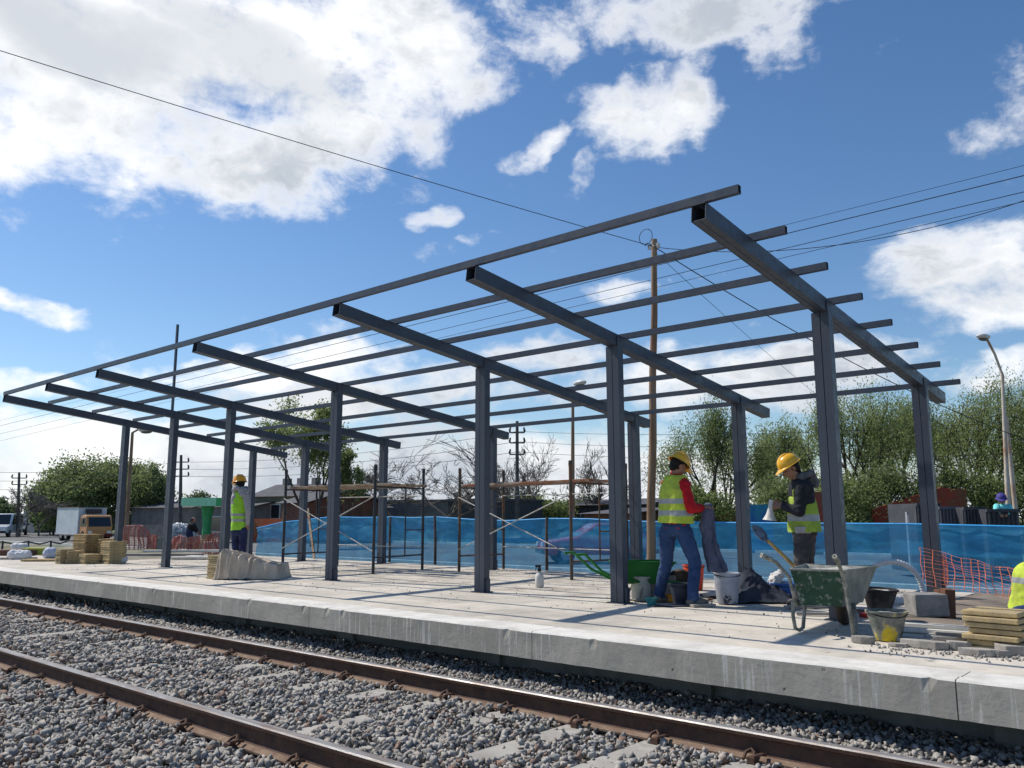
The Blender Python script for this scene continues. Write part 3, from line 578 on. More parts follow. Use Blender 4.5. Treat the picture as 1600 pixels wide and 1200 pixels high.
def tree(label, group, u, D, vtop, wpx, kind, seed, leaf='leaf_mid', n_leaf=5000, dens=1.0, cat='tree', name='broadleaf_tree'):
    n_leaf = int(n_leaf*(1.35 if kind != 'willow' else 2.3))
    if kind == 'willow': wpx *= 1.2; vtop -= 12
    rr = random.Random(seed); b0 = base(u, D); H = CAM_Z+(809-vtop)/FPX*D+.5; Wd = wpx/FPX*D
    t = thing(name, label, cat, b0, group); mb = MB(); tips = []; lim = 520
    segs = []
    def grow(p, d, L, r, lev, maxlev):
        n = 3; pts = [p]; q = p
        for i in range(n):
            d = (d + Vector((rr.uniform(-1, 1), rr.uniform(-1, 1), rr.uniform(-.6, .8)))*cfg['wig'] + Vector((0, 0, cfg['up']))).normalized()
            q = q + d*L/n; pts.append(q)
        segs.append((pts, [r, r*.85, r*.7, r*.55], 6 if lev < 2 else (4 if lev < 4 else 3)))
        if lev >= maxlev: tips.append(q); tips.append(pts[2]); return
        k = rr.choice(cfg['kids'])
        for j in range(k):
            ax = Vector((rr.uniform(-1, 1), rr.uniform(-1, 1), rr.uniform(-.3, .6))).normalized()
            nd = (d + ax*cfg['spr']*rr.uniform(.6, 1.2)).normalized()
            st = pts[rr.choice([2, 3, 3] if kind != 'bare' or lev == 0 else [1, 2, 3, 3])]
            grow(st, nd, L*(rr.uniform(.62, .85) if kind != 'bare' else rr.uniform(.5, 1.0)), r*.58, lev+1, maxlev)
        if lev >= 2: tips.append(q)
    if kind == 'bare': cfg = dict(wig=.16, up=.07, kids=[2, 3, 3, 3], spr=.68); ml = 7; vtop -= 14
    elif kind == 'willow': cfg = dict(wig=.12, up=.10, kids=[2, 3], spr=.55); ml = 4
    elif kind == 'dense': cfg = dict(wig=.2, up=.04, kids=[2, 3, 3], spr=.85); ml = 4
    else: cfg = dict(wig=.2, up=.05, kids=[2, 3], spr=.7); ml = 4
    ns = {'willow': 5, 'dense': 3, 'bare': 1, 'open': 2}[kind]
    for s in range(ns):
        a = rr.uniform(0, 6.28); lean = .32 if ns > 1 else .03
        grow(Vector((rr.uniform(-.2, .2)*ns*.4, rr.uniform(-.2, .2)*ns*.4, 0)), Vector((math.cos(a)*lean, math.sin(a)*lean, 1)).normalized(), H*.30, H*(.020 if ns == 1 else .016), 0, ml)
    mz = max(p.z for s in segs for p in s[0]); mxr = sorted(math.hypot(p.x, p.y) for p in tips)[int(len(tips)*.93)]
    kz = H*(.97 if kind == 'bare' else .93)/mz; kx = (Wd/2)*(.98 if kind == 'bare' else .88)/mxr
    dome = .0 if kind == 'open' else (.30 if kind == 'bare' else .24)
    T = lambda p: Vector((p.x*kx, p.y*kx, p.z*kz*(1-dome*min(1.2, (p.x*p.x+p.y*p.y)/(mxr*mxr))))) + b0
    for pts, rad, n in segs: mb.path([T(p) for p in pts], [max(x, .013 if kind == 'bare' else .01) for x in rad], n, cap=False)
    mb.build('trunk', M['bark_pale'] if kind == 'bare' else M['bark'], t, smooth=True, fix=False)
    if kind != 'bare' or n_leaf:
        r = np.random.default_rng(seed); tp = np.array([tuple(T(p)) for p in tips]); k = len(tp)
        sel = r.uniform(0, 1, k) < dens; tp = tp[sel] if sel.sum() > 10 else tp; k = len(tp)
        idx = r.integers(0, k, n_leaf); sg = Wd*{'willow': .036, 'dense': .075, 'open': .05, 'bare': .06}[kind]
        C = tp[idx] + r.normal(0, 1, (n_leaf, 3))*np.array([sg, sg, sg*(2.3 if kind == 'willow' else .8)])
        if kind == 'willow': C[:, 2] -= np.abs(r.normal(0, 1, n_leaf))*H*.05
        if kind == 'dense':   # lower skirt of branches to the ground
            m_ = n_leaf//3; th = r.uniform(0, 6.28, m_); rad_ = np.sqrt(r.uniform(0, 1, m_))*Wd*.46
            zz = r.uniform(.05, .75, m_)*H; rad_ *= np.sqrt(np.clip(1-((zz/H-.4)/.75)**2, .1, 1)); C[:m_] = np.stack([b0.x+rad_*np.cos(th), b0.y+rad_*np.sin(th), b0.z+zz], 1)
        C[:, 2] = np.maximum(C[:, 2], b0.z+.1)
        s = r.uniform(.6, 1.3, len(C))*D/FPX*(2.3 if kind != 'willow' else 1.35)
        leaf_mesh('crown', C, s, 1.6 if kind == 'willow' else 1.0, M[leaf], t, seed, .55 if kind == 'willow' else .15)
    return t
GW = 'feathery trees behind the blue cloth'
tree('feathery tree with rounded crown just right of the wooden utility pole', GW, 1128, 44, 628, 190, 'willow', 11, 'leaf_mid', 9500, dens=.5)
tree('smaller leafy tree between the second rear column and the near right column', GW, 1222, 47, 644, 120, 'willow', 12, 'leaf_spring', 6500, dens=.5)
tree('tall loose willow like tree directly right of the tallest near column', GW, 1342, 42, 575, 185, 'willow', 13, 'leaf_spring', 9500, dens=.5)
tree('tall airy tree behind the far right rear column', GW, 1440, 46, 590, 150, 'willow', 14, 'leaf_mid', 8500, dens=.5)
tree('tallest airy tree beside the lamp post at the right edge', GW, 1545, 42, 555, 180, 'willow', 15, 'leaf_spring', 10000, dens=.5)
tree('feathery tree cut by the right edge of the picture', GW, 1680, 42, 570, 200, 'willow', 16, 'leaf_mid', 8000, dens=.5)
GB = 'low bushy trees behind the blue cloth'
for i, (u, D, v, w, lab) in enumerate([(1105, 41, 742, 110, 'bushy green shrub tree directly behind the man in red sleeves'), (1200, 40, 735, 130, 'bushy green shrub tree directly behind the man in the black hoodie'), (1300, 39, 728, 130, 'bushy green shrub tree showing behind the tallest near column'),
                                       (1400, 39, 716, 150, 'bushy green shrub tree left of the far right rear column'), (1500, 39, 715, 140, 'bushy green shrub tree above the dark container'), (1595, 39, 725, 130, 'bushy green shrub tree right of the lamp post')]):
    tree(lab, GB, u, D, v, w, 'dense', 30+i, 'leaf_mid' if i % 2 else 'leaf_spring', 6500, name='bushy_tree')
GL = 'dense trees on the far left'
tree('broad rounded green tree behind the white box truck', GL, 128, 80, 702, 150, 'dense', 41, 'leaf_mid', 20000, name='dense_tree')
tree('green tree between the white box truck and the leftmost front column', GL, 190, 84, 716, 110, 'dense', 42, 'leaf_mid', 14000, name='dense_tree')
tree('rounded green tree with loose right edge beside the left brown lamp pole', GL, 226, 80, 714, 84, 'dense', 43, 'leaf_mid', 9000, dens=.8, name='dense_tree')
tree('low dark tree left of the white box truck', GL, 84, 82, 762, 60, 'dense', 44, 'leaf_dark', 6000, name='dense_tree')
tree('low bushy tree above the green kiosk roof', 'low bushy trees far behind the canopy', 312, 90, 764, 60, 'dense', 45, 'leaf_dark', 4000, name='bushy_tree')
tree('yellow green bush behind the rusty scaffold', 'low bushy trees far behind the canopy', 838, 62, 762, 120, 'dense', 46, 'leaf_spring', 8000, name='bushy_tree')
tree('dark bush behind the rusty scaffold right post', 'low bushy trees far behind the canopy', 925, 66, 778, 110, 'dense', 47, 'leaf_dark', 5000, name='bushy_tree')
tree('dark low tree at the far left edge behind the van', 'low bushy trees far behind the canopy', 2, 100, 772, 60, 'dense', 48, 'leaf_dark', 4000, name='bushy_tree')
tree('tall patchy tree with bare lower limbs left of the fourth front column', 'tall trees behind the scaffolds', 490, 46, 612, 165, 'open', 51, 'leaf_spring', 9000, dens=.75, name='tall_tree')
tree('leafy dark tree partly hidden by the fourth front column', 'tall trees behind the scaffolds', 535, 48, 690, 75, 'open', 52, 'leaf_mid', 3600, dens=.8, name='tall_tree')
GBARE = 'bare trees without leaves'
for i, (u, D, v, w, lab) in enumerate([(30, 70, 738, 110, 'bare tree at the far left edge above the cars'), (62, 74, 752, 60, 'thin bare tree between the van and the box truck'), (350, 70, 730, 70, 'thin bare tree behind the man in the lime vest'), (590, 60, 684, 140, 'bare spreading tree left of the black scaffold right post'),
                                       (695, 52, 660, 200, 'big bare forked tree between the two scaffolds'), (838, 60, 668, 160, 'bare twiggy tree right of the concrete power pole'), (772, 64, 690, 80, 'bare tree mostly hidden by the third front column'), (925, 62, 676, 125, 'bare twiggy tree right of the thin street lamp pole'), (990, 64, 700, 70, 'thin bare tree left of the wooden utility pole')]):
    tree(lab, GBARE, u, D, v, w, 'bare', 60+i, 'leaf_mid', 0, name='bare_tree')
# ------------------------------------------------------------------ poles and cables
def wires(name, label, A, B, r=.008, sag=.0, group=None, n=24):
    A, B = Vector(A), Vector(B); mb = MB(); mb.path([A.lerp(B, i/n) - Vector((0, 0, sag*4*(i/n)*(1-i/n))) for i in range(n+1)], r, 5)
    return tag(mb.build(name, M['wire'], loc=A, smooth=True), label, 'cable', group)
px, py = -8.5, 13.7
pole = thing('utility_pole', 'tall weathered wooden utility pole with a loop of cable at its top', 'utility pole', (px, py, -.5))
bt = gy(1014, 852, py); tp_ = gy(1023, 374, py); mb = MB(); k = 14
mb.path([Vector((bt.x+(tp_.x-bt.x)*i/k+.012*math.sin(i*1.3), py, -.5+(tp_.z+.5)*i/k)) for i in range(k+1)], [.088-.032*i/k for i in range(k+1)], 12); mb.build('pole', M['wood_pole'], pole, smooth=True)
mb = MB(); c = gy(1009, 370, py); Rr = .15
mb.path([c+Vector((math.cos(a)*Rr, 0, math.sin(a)*Rr*1.05)) for a in [math.pi*(-.35+1.75*i/20) for i in range(21)]][::1], .007, 5)
mb.path([tp_+Vector((-.05, -.05, -.12)), tp_+Vector((-.14, -.05, -.06)), tp_+Vector((-.2, -.05, -.10))], .012, 5); mb.build('cable_loop', M['wire'], pole, smooth=True)
mb = MB()
for z in (.15,): mb.lathe(tp_-Vector((0, 0, z)), [(.064, -.015), (.066, 0), (.064, .015)], 14)
mb.box(tp_+Vector((-.09, -.02, -.15)), (.10, .05, .07)); mb.box(tp_+Vector((.08, -.02, -.15)), (.06, .05, .10)); mb.build('bracket', M['galv'], pole)
TOP = tp_+Vector((0, 0, -.16))
wires('overhead_cable', 'single black cable dropping from the upper left corner to the wooden pole top', gd(-80, 54, 11.5), TOP, .007, .05)
wires('overhead_cable', 'thick black cable running down right from the wooden pole behind the canopy', TOP, gd(1640, 700, 21), .010, .35)
wires('overhead_cable', 'thin cable below it running down right from the wooden pole', TOP-Vector((0, 0, .1)), gd(1330, 660, 26), .005, .1)
wires('overhead_cable', 'slack cable curving from the wooden pole up to the right edge of the picture', TOP, gd(1650, 296, 13), .007, .45)
for lab, va, vb, r in (('uppermost long cable crossing above the canopy rafters', 258, 660, .006), ('second long cable from the top above the canopy, thicker', 274, 668, .011), ('third long cable from the top above the canopy', 300, 680, .009), ('lowest long cable of the four above the canopy', 315, 691, .007)):
    wires('overhead_cable', lab, gy(1650, va-12, 20), gy(-60, vb+12, 20), r, .0, 'long cables above the canopy', 40)
def lamp(name, label, u0, vb, D, u1, vt, ua, va, m, r0=.07, gls=True):
    b0 = base(u0, D); t = thing(name, label, 'street lamp', b0); top = gd(u1, vt, D); mb = MB()
    mb.path([b0, b0.lerp(top, .5), top], [r0, r0*.75, r0*.55], 12); mb.build('pole', m, t, smooth=True)
    h = gd(ua, va, D-.4); mb = MB(); mid = top.lerp(h, .45)+Vector((0, 0, .12)); mb.path([top-Vector((0, 0, .3)), top, mid, h], r0*.42, 8); mb.build('arm', m, t, smooth=True)
    d = (h-mid).normalized(); hd = Vector((d.x, d.y, 0)).normalized()
    mb = MB(); mb.ell(h+hd*.16+Vector((0, 0, .02)), (.30*D/25, .15*D/25, .085*D/25), Matrix.Rotation(math.atan2(hd.y, hd.x), 3, 'Z')); mb.build('lamp_head', M['lamp_shell'], t, smooth=True)
    mb = MB(); mb.ell(h+hd*.16-Vector((0, 0, .06*D/25)), (.2*D/25, .11*D/25, .05*D/25), Matrix.Rotation(math.atan2(hd.y, hd.x), 3, 'Z')); mb.build('lamp_glass', M['lamp_glass'], t, smooth=True)
M['lamp_shell'] = mat('pale_lamp_shell', (.6, .6, .58), .4, vary=.05); M['lamp_glass'] = mat('dull_lamp_glass', (.12, .12, .11), .2, vary=0)
M['pale_pole'] = mat('flaking_pale_pole', (.52, .46, .38), .8, (.34, .19, .11), 2.0, (.48, .62), bump=.2, stretch=(1, 1, .5))
M['conc_pole'] = mat('concrete_pole', (.12, .115, .11), .9, (.08, .075, .07), 2)
lamp('street_lamp', 'tall pale street lamp with a bent arm at the right edge', 1572, 800, 24, 1566, 585, 1541, 528, M['pale_pole'], .085)
b0 = base(1588, 24.5); mb = MB(); mb.path([b0, gd(1572, 650, 24.5)], [.08, .05], 10); tag(mb.build('leaning_pole', M['pale_pole'], loc=b0, smooth=True), 'white pole leaning against the pale street lamp at the right edge', 'pole')
lamp('street_lamp', 'thin brown street lamp rising behind the rusty scaffold', 894, 830, 36, 895, 622, 903, 600, M['wood_pole'], .115)
lamp('street_lamp', 'brown wooden lamp pole beside the leftmost front column', 199, 840, 52, 207, 676, 226, 672, M['wood_pole'], .15)
def power_pole(label, u, D, vt, arms, r=.15):
    b0 = base(u, D); t = thing('power_pole', label, 'power pole', b0, 'concrete power poles'); top = gd(u, vt, D); mb = MB(); mb.path([b0, top], [r, r*.6], 10); mb.build('pole', M['conc_pole'], t, smooth=True)
    for v in arms:
        c = gd(u, v, D); mb = MB(); w = .42*D/50
        mb.bar(c-_R*w, c+_R*w, .08, .08)
        for s in (-1, 1): mb.path([c+_R*s*w, c+_R*s*(w+.03)+Vector((0, 0, .12)), c+_R*s*(w-.02)+Vector((0, 0, .32))], [.05, .07, .045], 8)
        mb.build('crossarm', M['conc_pole'], t)
power_pole('concrete power pole with three crossarms between the two scaffolds', 808, 50, 658, (676, 692, 710))
power_pole('concrete power pole with three crossarms above the green kiosk', 283, 62, 711, (722, 733, 744), .16)
power_pole('concrete power pole with crossarms among bare trees at the far left', 30, 72, 738, (747, 757), .16)
for k, (va, vb, vc) in enumerate(((722, 674, 655), (733, 690, 684), (744, 706, 706))):
    nm = ('top', 'middle', 'bottom')[k]
    wires('power_line', f'{nm} thin line strung between the kiosk power pole and the scaffold power pole', gd(283, va, 62), gd(808, vb, 50), .014, .5, 'thin lines between power poles')
    wires('power_line', f'{nm} thin line running right from the scaffold power pole past the leafy trees', gd(808, vb, 50), gd(1640, vc, 36), .011, .4, 'thin lines between power poles')
    wires('power_line', f'{nm} thin line leaving the picture on the left of the kiosk power pole', gd(283, va, 62), gd(-60, va+14+k*3, 80), .016, .4, 'thin lines between power poles')
# ------------------------------------------------------------------ buildings
BM = dict(olive=mat('olive_render', (.20, .20, .14), .9, (.15, .15, .11), 1.2), brick=mat('red_brick', (.19, .085, .06), .95, (.12, .07, .055), 2, bump=.4, bs=12), roof=mat('grey_tile_roof', (.10, .10, .11), .85, (.07, .07, .08), 2, bump=.4, bs=8),
          grey=mat('grey_block_wall', (.22, .20, .19), .95, (.16, .15, .145), 1.5), pale=mat('pale_render', (.42, .39, .35), .9, (.32, .30, .27), 1.2), dark=mat('dark_sheet_wall', (.05, .055, .065), .8, (.07, .07, .08), 2), glass=mat('dark_window', (.02, .025, .03), .12, vary=0, spec=.6),
          white=mat('white_trim', (.55, .56, .54), .7, vary=.05), orange=mat('orange_red_paint', (.45, .10, .04), .8, (.35, .14, .08), 1), green=mat('kiosk_green', (.04, .30, .10), .55, (.06, .34, .13), 1.5, vary=.06), pink=mat('faded_pink_wall', (.26, .12, .10), .95, (.18, .13, .11), 1.5))
def house(label, cat, u0, u1, D0, D1, vt, roof_h, wall, name='house', windows=(), z0=-.5, depth=6, flat=False, chim=()):
    a = base(u0, D0); b = base(u1, D1); H = CAM_Z+(809-vt)/FPX*((D0+D1)/2)+.5; x = (b-a); L = x.length; x.normalize(); n = Vector((-x.y, x.x, 0))
    if n.dot(_F) < 0: n = -n
    t = thing(name, label, cat, ((a+b)/2)); up = Vector((0, 0, 1))
    mb = MB(); mb.prism([(0, 0), (L, 0), (L, H), (0, H)], x, up, a, n*depth); mb.build('wall', wall, t)
    mb = MB()
    if flat: mb.prism([(-.1, H), (L+.1, H), (L+.1, H+.15), (-.1, H+.15)], x, up, a-n*.1, n*(depth+.2)); mb.build('roof', BM['roof'], t)
    else:
        o = a+up*H; mb.prism([(-.35, 0), (depth/2, roof_h), (depth+.35, 0), (depth/2, roof_h-.12)], n, up, o-x*.35, x*(L+.7)); mb.build('roof', BM['roof'], t)
        mb = MB(); mb.prism([(0.02, -.02), (depth/2, roof_h-.14), (depth-.02, -.02)], n, up, o+x*.02, x*(L-.04)); mb.build('gable', wall, t)
    for (fa, w, z, h) in windows:
        p = a+x*(fa*L)+up*z-n*.03; mb = MB(); mb.bar(p-x*w/2, p+x*w/2, .06, h, up); f = mb.build('window', BM['white'], t)
        mb = MB(); mb.bar(p-x*(w/2-.08)-n*.033, p+x*(w/2-.08)-n*.033, .02, h-.16, up); mb.build('pane', BM['glass'], f)
    for fa in chim:
        mb = MB(); mb.box(a+x*fa*L+n*depth/2+up*(H+roof_h+.15), (.5, .5, .6)); mb.build('chimney', BM['grey'], t)
    return t
house('olive house with grey pitched roof and three roof vents behind the blue cloth', 'house', 392, 470, 62, 60, 776, 1.0, BM['olive'], windows=((.2, .9, 2.0, 1.1), (.5, .9, 2.0, 1.1), (.8, .9, 2.0, 1.1)), chim=(.15, .45, .75))
house('brick house gable beside the tall patchy tree', 'house', 440, 480, 54, 52, 786, .9, BM['brick'])
house('long low pink brick building behind the black scaffold', 'building', 540, 606, 60, 62, 793, .6, BM['pink'])
house('long grey block wall building behind the two scaffolds', 'building', 600, 775, 66, 60, 784, .0, BM['grey'], name='long_building', flat=True)
house('dark shed with sloping roof between the scaffolds', 'shed', 700, 775, 56, 54, 783, .0, BM['dark'], name='shed', flat=True)
house('low dark building behind the rusty scaffold', 'building', 860, 1010, 66, 58, 790, .5, BM['dark'], name='low_building')
house('red roofed low shed behind the rusty scaffold', 'shed', 912, 985, 50, 46, 803, .35, BM['brick'], name='shed')
house('grey garage with dark doorway beside the green kiosk', 'garage', 318, 395, 64, 60, 792, .7, BM['grey'], name='garage', windows=((.35, 2.4, 1.1, 1.2),))
house('pale house behind the bare trees left of the box truck', 'house', 36, 96, 92, 90, 792, .9, BM['pale'], windows=((.35, 1.0, 1.6, 1.4), (.65, 1.0, 1.6, 1.4)))
house('grey workshop behind the leftmost columns', 'workshop', 205, 300, 78, 74, 793, .6, BM['grey'], name='workshop')
# low orange front wall before the olive house
a = base(394, 56); b = base(452, 54); mb = MB(); mb.bar(a+Vector((0, 0, .75)), b+Vector((0, 0, .75)), .2, 1.5); tag(mb.build('garden_wall', BM['orange'], loc=a), 'orange red garden wall before the olive house', 'wall')
a = base(200, 70); b = base(300, 66); mb = MB(); mb.bar(a+Vector((0, 0, .5)), b+Vector((0, 0, .5)), .2, 1.0); tag(mb.build('garden_wall', BM['grey'], loc=a), 'low grey wall behind the pink safety netting', 'wall')
# mural wall on the right
def mural():
    m = bpy.data.materials.new('painted_mural'); m.use_nodes = True; t = m.node_tree; nd = t.nodes; b = nd['Principled BSDF']; b.inputs['Roughness'].default_value = .85
    co = nd.new('ShaderNodeTexCoord'); mp = nd.new('ShaderNodeMapping'); mp.inputs['Scale'].default_value = (.45, .45, .6); v = nd.new('ShaderNodeTexVoronoi'); v.inputs['Scale'].default_value = 1.3; nz = nd.new('ShaderNodeTexNoise'); nz.inputs['Scale'].default_value = .35
    L_ = t.links.new; L_(co.outputs['Object'], mp.inputs[0]); L_(mp.outputs[0], v.inputs[0]); L_(co.outputs['Object'], nz.inputs[0])
    sp = nd.new('ShaderNodeSeparateColor'); L_(v.outputs['Color'], sp.inputs[0]); r = nd.new('ShaderNodeValToRGB'); L_(sp.outputs[0], r.inputs[0]); r.color_ramp.interpolation = 'CONSTANT'
    for p, c in ((0, (.32, .05, .03, 1)), (.34, (.02, .11, .26, 1)), (.5, (.03, .18, .16, 1)), (.62, (.36, .09, .03, 1)), (.8, (.12, .10, .05, 1)), (.94, (.5, .5, .48, 1))):
        e = r.color_ramp.elements.new(p) if p else r.color_ramp.elements[0]; e.color = c; e.position = p
    L_(r.outputs[0], b.inputs['Base Color']); return m
M['mural'] = mural()
a = base(1098, 43); b = base(1425, 41); mb = MB(); mb.bar(a+Vector((0, 0, 1.0)), b+Vector((0, 0, 1.0)), .2, 2.0); tag(mb.build('mural_wall', M['mural'], loc=a), 'low wall painted in red, blue and teal patches under the leafy trees', 'wall')
M['redwall'] = mat('red_painted_wall', (.28, .045, .03), .9, (.17, .07, .04), 1, (.4, .6))
a = base(1266, 35.6); b = base(1292, 35.3); mb = MB(); mb.bar(a+Vector((0, 0, 1.3)), b+Vector((0, 0, 1.3)), .25, 2.6); tag(mb.build('gate_pier', M['redwall'], loc=a), 'orange red wall panel behind the man in the black hoodie', 'wall')
a = base(1366, 38.2); b = base(1500, 37.4); mb = MB(); mb.prism([(0, 0), (3.9, 0), (3.9, 2.75), (2.9, 2.85), (0, 1.9)], (b-a).normalized(), (0, 0, 1), a, _F*.3); tag(mb.build('gable_wall', M['redwall'], loc=a), 'red gabled wall half hidden in leaves above the dark container', 'wall')
a = base(1168, 37.5); b = base(1206, 37); mb = MB(); mb.bar(a+Vector((0, 0, 1.05)), b+Vector((0, 0, 1.05)), .2, 2.1); tag(mb.build('painted_wall', mat('blue_painted_wall', (.02, .12, .30), .85, (.03, .20, .28), 1.2), loc=a), 'blue painted wall panel between the two men in helmets', 'wall')
# containers
cont = thing('flatbed_trailer', 'row of dark grey metal bins standing behind the blue cloth on the right', 'container', base(1505, 21))
for (u0, u1, vt, D) in ((1432, 1470, 788, 21.5), (1467, 1504, 793, 21), (1505, 1540, 794, 20.6), (1541, 1592, 797, 20.2)):
    a = base(u0, D); b = base(u1, D); h = CAM_Z+(809-vt)/FPX*D+.5; x = (b-a); L_ = x.length; x.normalize(); mb = MB()
    mb.prism([(0, .15), (L_, .15), (L_, h), (0, h)], x, (0, 0, 1), a, _F*1.6)
    for k in range(7): mb.bar(a+x*L_*(k+.5)/7-_F*.02+Vector((0, 0, .2)), a+x*L_*(k+.5)/7-_F*.02+Vector((0, 0, h-.05)), .05, .04, (1, 0, 0))
    mb.bar(a-_F*.03+Vector((0, 0, h-.03)), b-_F*.03+Vector((0, 0, h-.03)), .06, .07); mb.build('bin', BM['dark'] if u0 != 1467 else mat('grey_bin_panel', (.10, .10, .12), .6), cont)
a = base(1416, 22); b = base(1431, 22); mb = MB(); mb.bar(a+Vector((0, 0, 1.0)), b+Vector((0, 0, 1.0)), .1, 1.35)
for k in range(4): mb.bar(a.lerp(b, k/4+.1)-_F*.06+Vector((0, 0, .3)), a.lerp(b, k/4+.1)-_F*.06+Vector((0, 0, 1.6)), .03, .03, (1, 0, 0))
tag(mb.build('louvre_panel', mat('pale_louvre', (.30, .32, .34), .6), loc=a), 'pale ribbed upright panel left of the dark grey bins', 'panel')
# green kiosk
kc = base(312, 54); ki = thing('kiosk_canopy', 'bright green canopy on a single green column across the road', 'canopy', kc)
mb = MB(); mb.prism([(-1.25, 0), (1.0, 0), (1.0, .52), (-1.25, .52)], _R, (0, 0, 1), Vector((kc.x, kc.y, 1.82)), _F*3); mb.build('fascia', mat('pale_green_fascia', (.34, .74, .45), .5, (.38, .78, .50), 1), ki)
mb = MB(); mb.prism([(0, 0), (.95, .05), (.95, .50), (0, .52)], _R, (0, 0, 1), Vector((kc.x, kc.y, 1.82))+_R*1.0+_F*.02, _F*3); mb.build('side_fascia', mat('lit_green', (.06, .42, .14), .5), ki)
mb = MB(); mb.path([kc+_R*.05+_F*1.2+Vector((0, 0, z)) for z in (0, 1.0, 1.5, 2.3)], [.30, .27, .29, .42], 16); mb.build('column', BM['green'], ki, smooth=True)
# ------------------------------------------------------------------ vehicles
VM = dict(white=mat('white_car_paint', (.62, .65, .68), .3, vary=.04, coat=.5), red=mat('red_car_paint', (.55, .04, .06), .3, vary=.04, coat=.5), dark=mat('dark_car_paint', (.03, .035, .045), .3, vary=.04, coat=.5), tyre=mat('tyre_rubber', (.02, .02, .02), .9, vary=.1), rim=mat('wheel_rim', (.35, .35, .36), .35, metal=.7, vary=.05),
          box=mat('white_truck_box', (.60, .64, .66), .5, (.52, .56, .58), 1, vary=.05), orange=mat('orange_cab', (.58, .27, .10), .4, vary=.05, coat=.3), lampm=mat('car_lamp', (.85, .85, .8), .15, vary=0, spec=.8), bump=mat('black_bumper', (.03, .03, .035), .7, vary=.1))
def car(name, label, cat, c, rz, body, L=4.1, Wd=1.66, H=1.42, van=False):
    t = thing(name, label, cat, c); T = Matrix.Translation(c) @ Matrix.Rotation(rz, 4, 'Z')   # +x is forward
    def nb(): m_ = MB(); m_.M = T; return m_
    h = L/2
    if van: P = [(-h, .35), (h-.1, .32), (h, .55), (h-.05, .85), (h-.95, 1.02), (h-1.55, H-.02), (h-1.8, H), (-h+.12, H), (-h, H-.25)]
    else: P = [(-h+.05, .30), (h-.1, .28), (h, .50), (h-.08, .72), (h-1.15, .88), (h-1.85, H-.03), (h-2.2, H), (-h+1.0, H-.02), (-h+.45, .98), (-h+.02, .92), (-h, .60)]
    lo = [p for p in P if p[1] < 1.03]
    m_ = nb(); m_.prism(P, (1, 0, 0), (0, 0, 1), (0, -Wd/2, 0), (0, Wd, 0)); m_.build('body', body, t, bevel=.07, smooth=True)
    m_ = nb(); x1, x2 = (h-.98, h-1.52) if van else (h-1.2, h-1.82); z1, z2 = (1.05, H-.08) if van else (.90, H-.08)
    m_.add([(x1+.03, -Wd/2+.12, z1), (x1+.03, Wd/2-.12, z1), (x2+.03, Wd/2-.2, z2), (x2+.03, -Wd/2+.2, z2), (x1-.05, -Wd/2+.12, z1), (x1-.05, Wd/2-.12, z1), (x2-.05, Wd/2-.2, z2), (x2-.05, -Wd/2+.2, z2)], [(0, 1, 2, 3), (4, 7, 6, 5), (0, 3, 7, 4), (1, 5, 6, 2), (0, 4, 5, 1), (3, 2, 6, 7)]); m_.build('windscreen', BM['glass'], t)
    for s in (-1, 1):
        for (a, b) in ((((h-1.9, h-.35-1.9)),) if van else ()): pass
        fr = [(h-1.35, .95), (h-1.93, H-.1), (h-2.35, H-.1), (h-2.35, .95)]; rr_ = [(h-2.45, .95), (h-2.45, H-.1), (-h+1.0, H-.1), (-h+.75, .98)]
        if van: fr = [(h-1.15, 1.05), (h-1.6, H-.15), (h-2.2, H-.15), (h-2.2, 1.05)]; rr_ = [(h-2.3, 1.05), (h-2.3, H-.15), (-h+.4, H-.15), (-h+.4, 1.05)]
        for q in (fr, rr_): m_ = nb(); m_.prism(q, (1, 0, 0), (0, 0, 1), (0, s*(Wd/2-.01), 0), (0, s*.022, 0)); m_.build('side_window', BM['glass'], t)
        for xx in (h-.78, -h+.75):
            m_ = nb(); m_.lathe((xx, s*(Wd/2-.09), .30), [(.18, -.10), (.29, -.10), (.31, -.06), (.31, .06), (.29, .10), (.18, .10)], 20, axis=(0, 1, 0)); w_ = m_.build('wheel', VM['tyre'], t, smooth=True)
            m_ = nb(); m_.lathe((xx, s*(Wd/2-.085), .30), [(.02, -.10), (.18, -.10), (.18, .10), (.02, .105)], 16, axis=(0, 1, 0)); m_.build('rim', VM['rim'], w_, smooth=True)
        m_ = nb(); m_.box((h-.03, s*(Wd/2-.28), .64), (.08, .34, .15)); m_.build('headlight', VM['lampm'], t, bevel=.02)
        m_ = nb(); m_.box((-h+.03, s*(Wd/2-.22), .74), (.08, .26, .16)); m_.build('tail_light', mat('tail_red', (.4, .02, .02), .2, vary=0), t, bevel=.02)
    m_ = nb(); m_.box((h-.02, 0, .42), (.12, Wd-.1, .18)); m_.box((-h+.03, 0, .42), (.12, Wd-.1, .18)); m_.build('bumper', VM['bump'], t, bevel=.03)
    return t
yawF = math.atan2(_F.y, _F.x)
car('parked_van', 'silver white van with its front towards the viewer at the left edge', 'van', base(6, 72), yawF+math.pi+.25, VM['white'], 4.3, 1.9, 1.95, True)
car('parked_car', 'dark car half hidden behind the silver van at the left edge', 'car', base(28, 80), yawF+math.pi+.5, VM['dark'])
p_ = gd(932, 874, 29.5); car('passing_car', 'red hatchback on the road seen through the blue cloth', 'car', Vector((p_.x, p_.y, -.5)), YAW+math.pi+.12, VM['red'], 4.0, 1.62, 1.36)
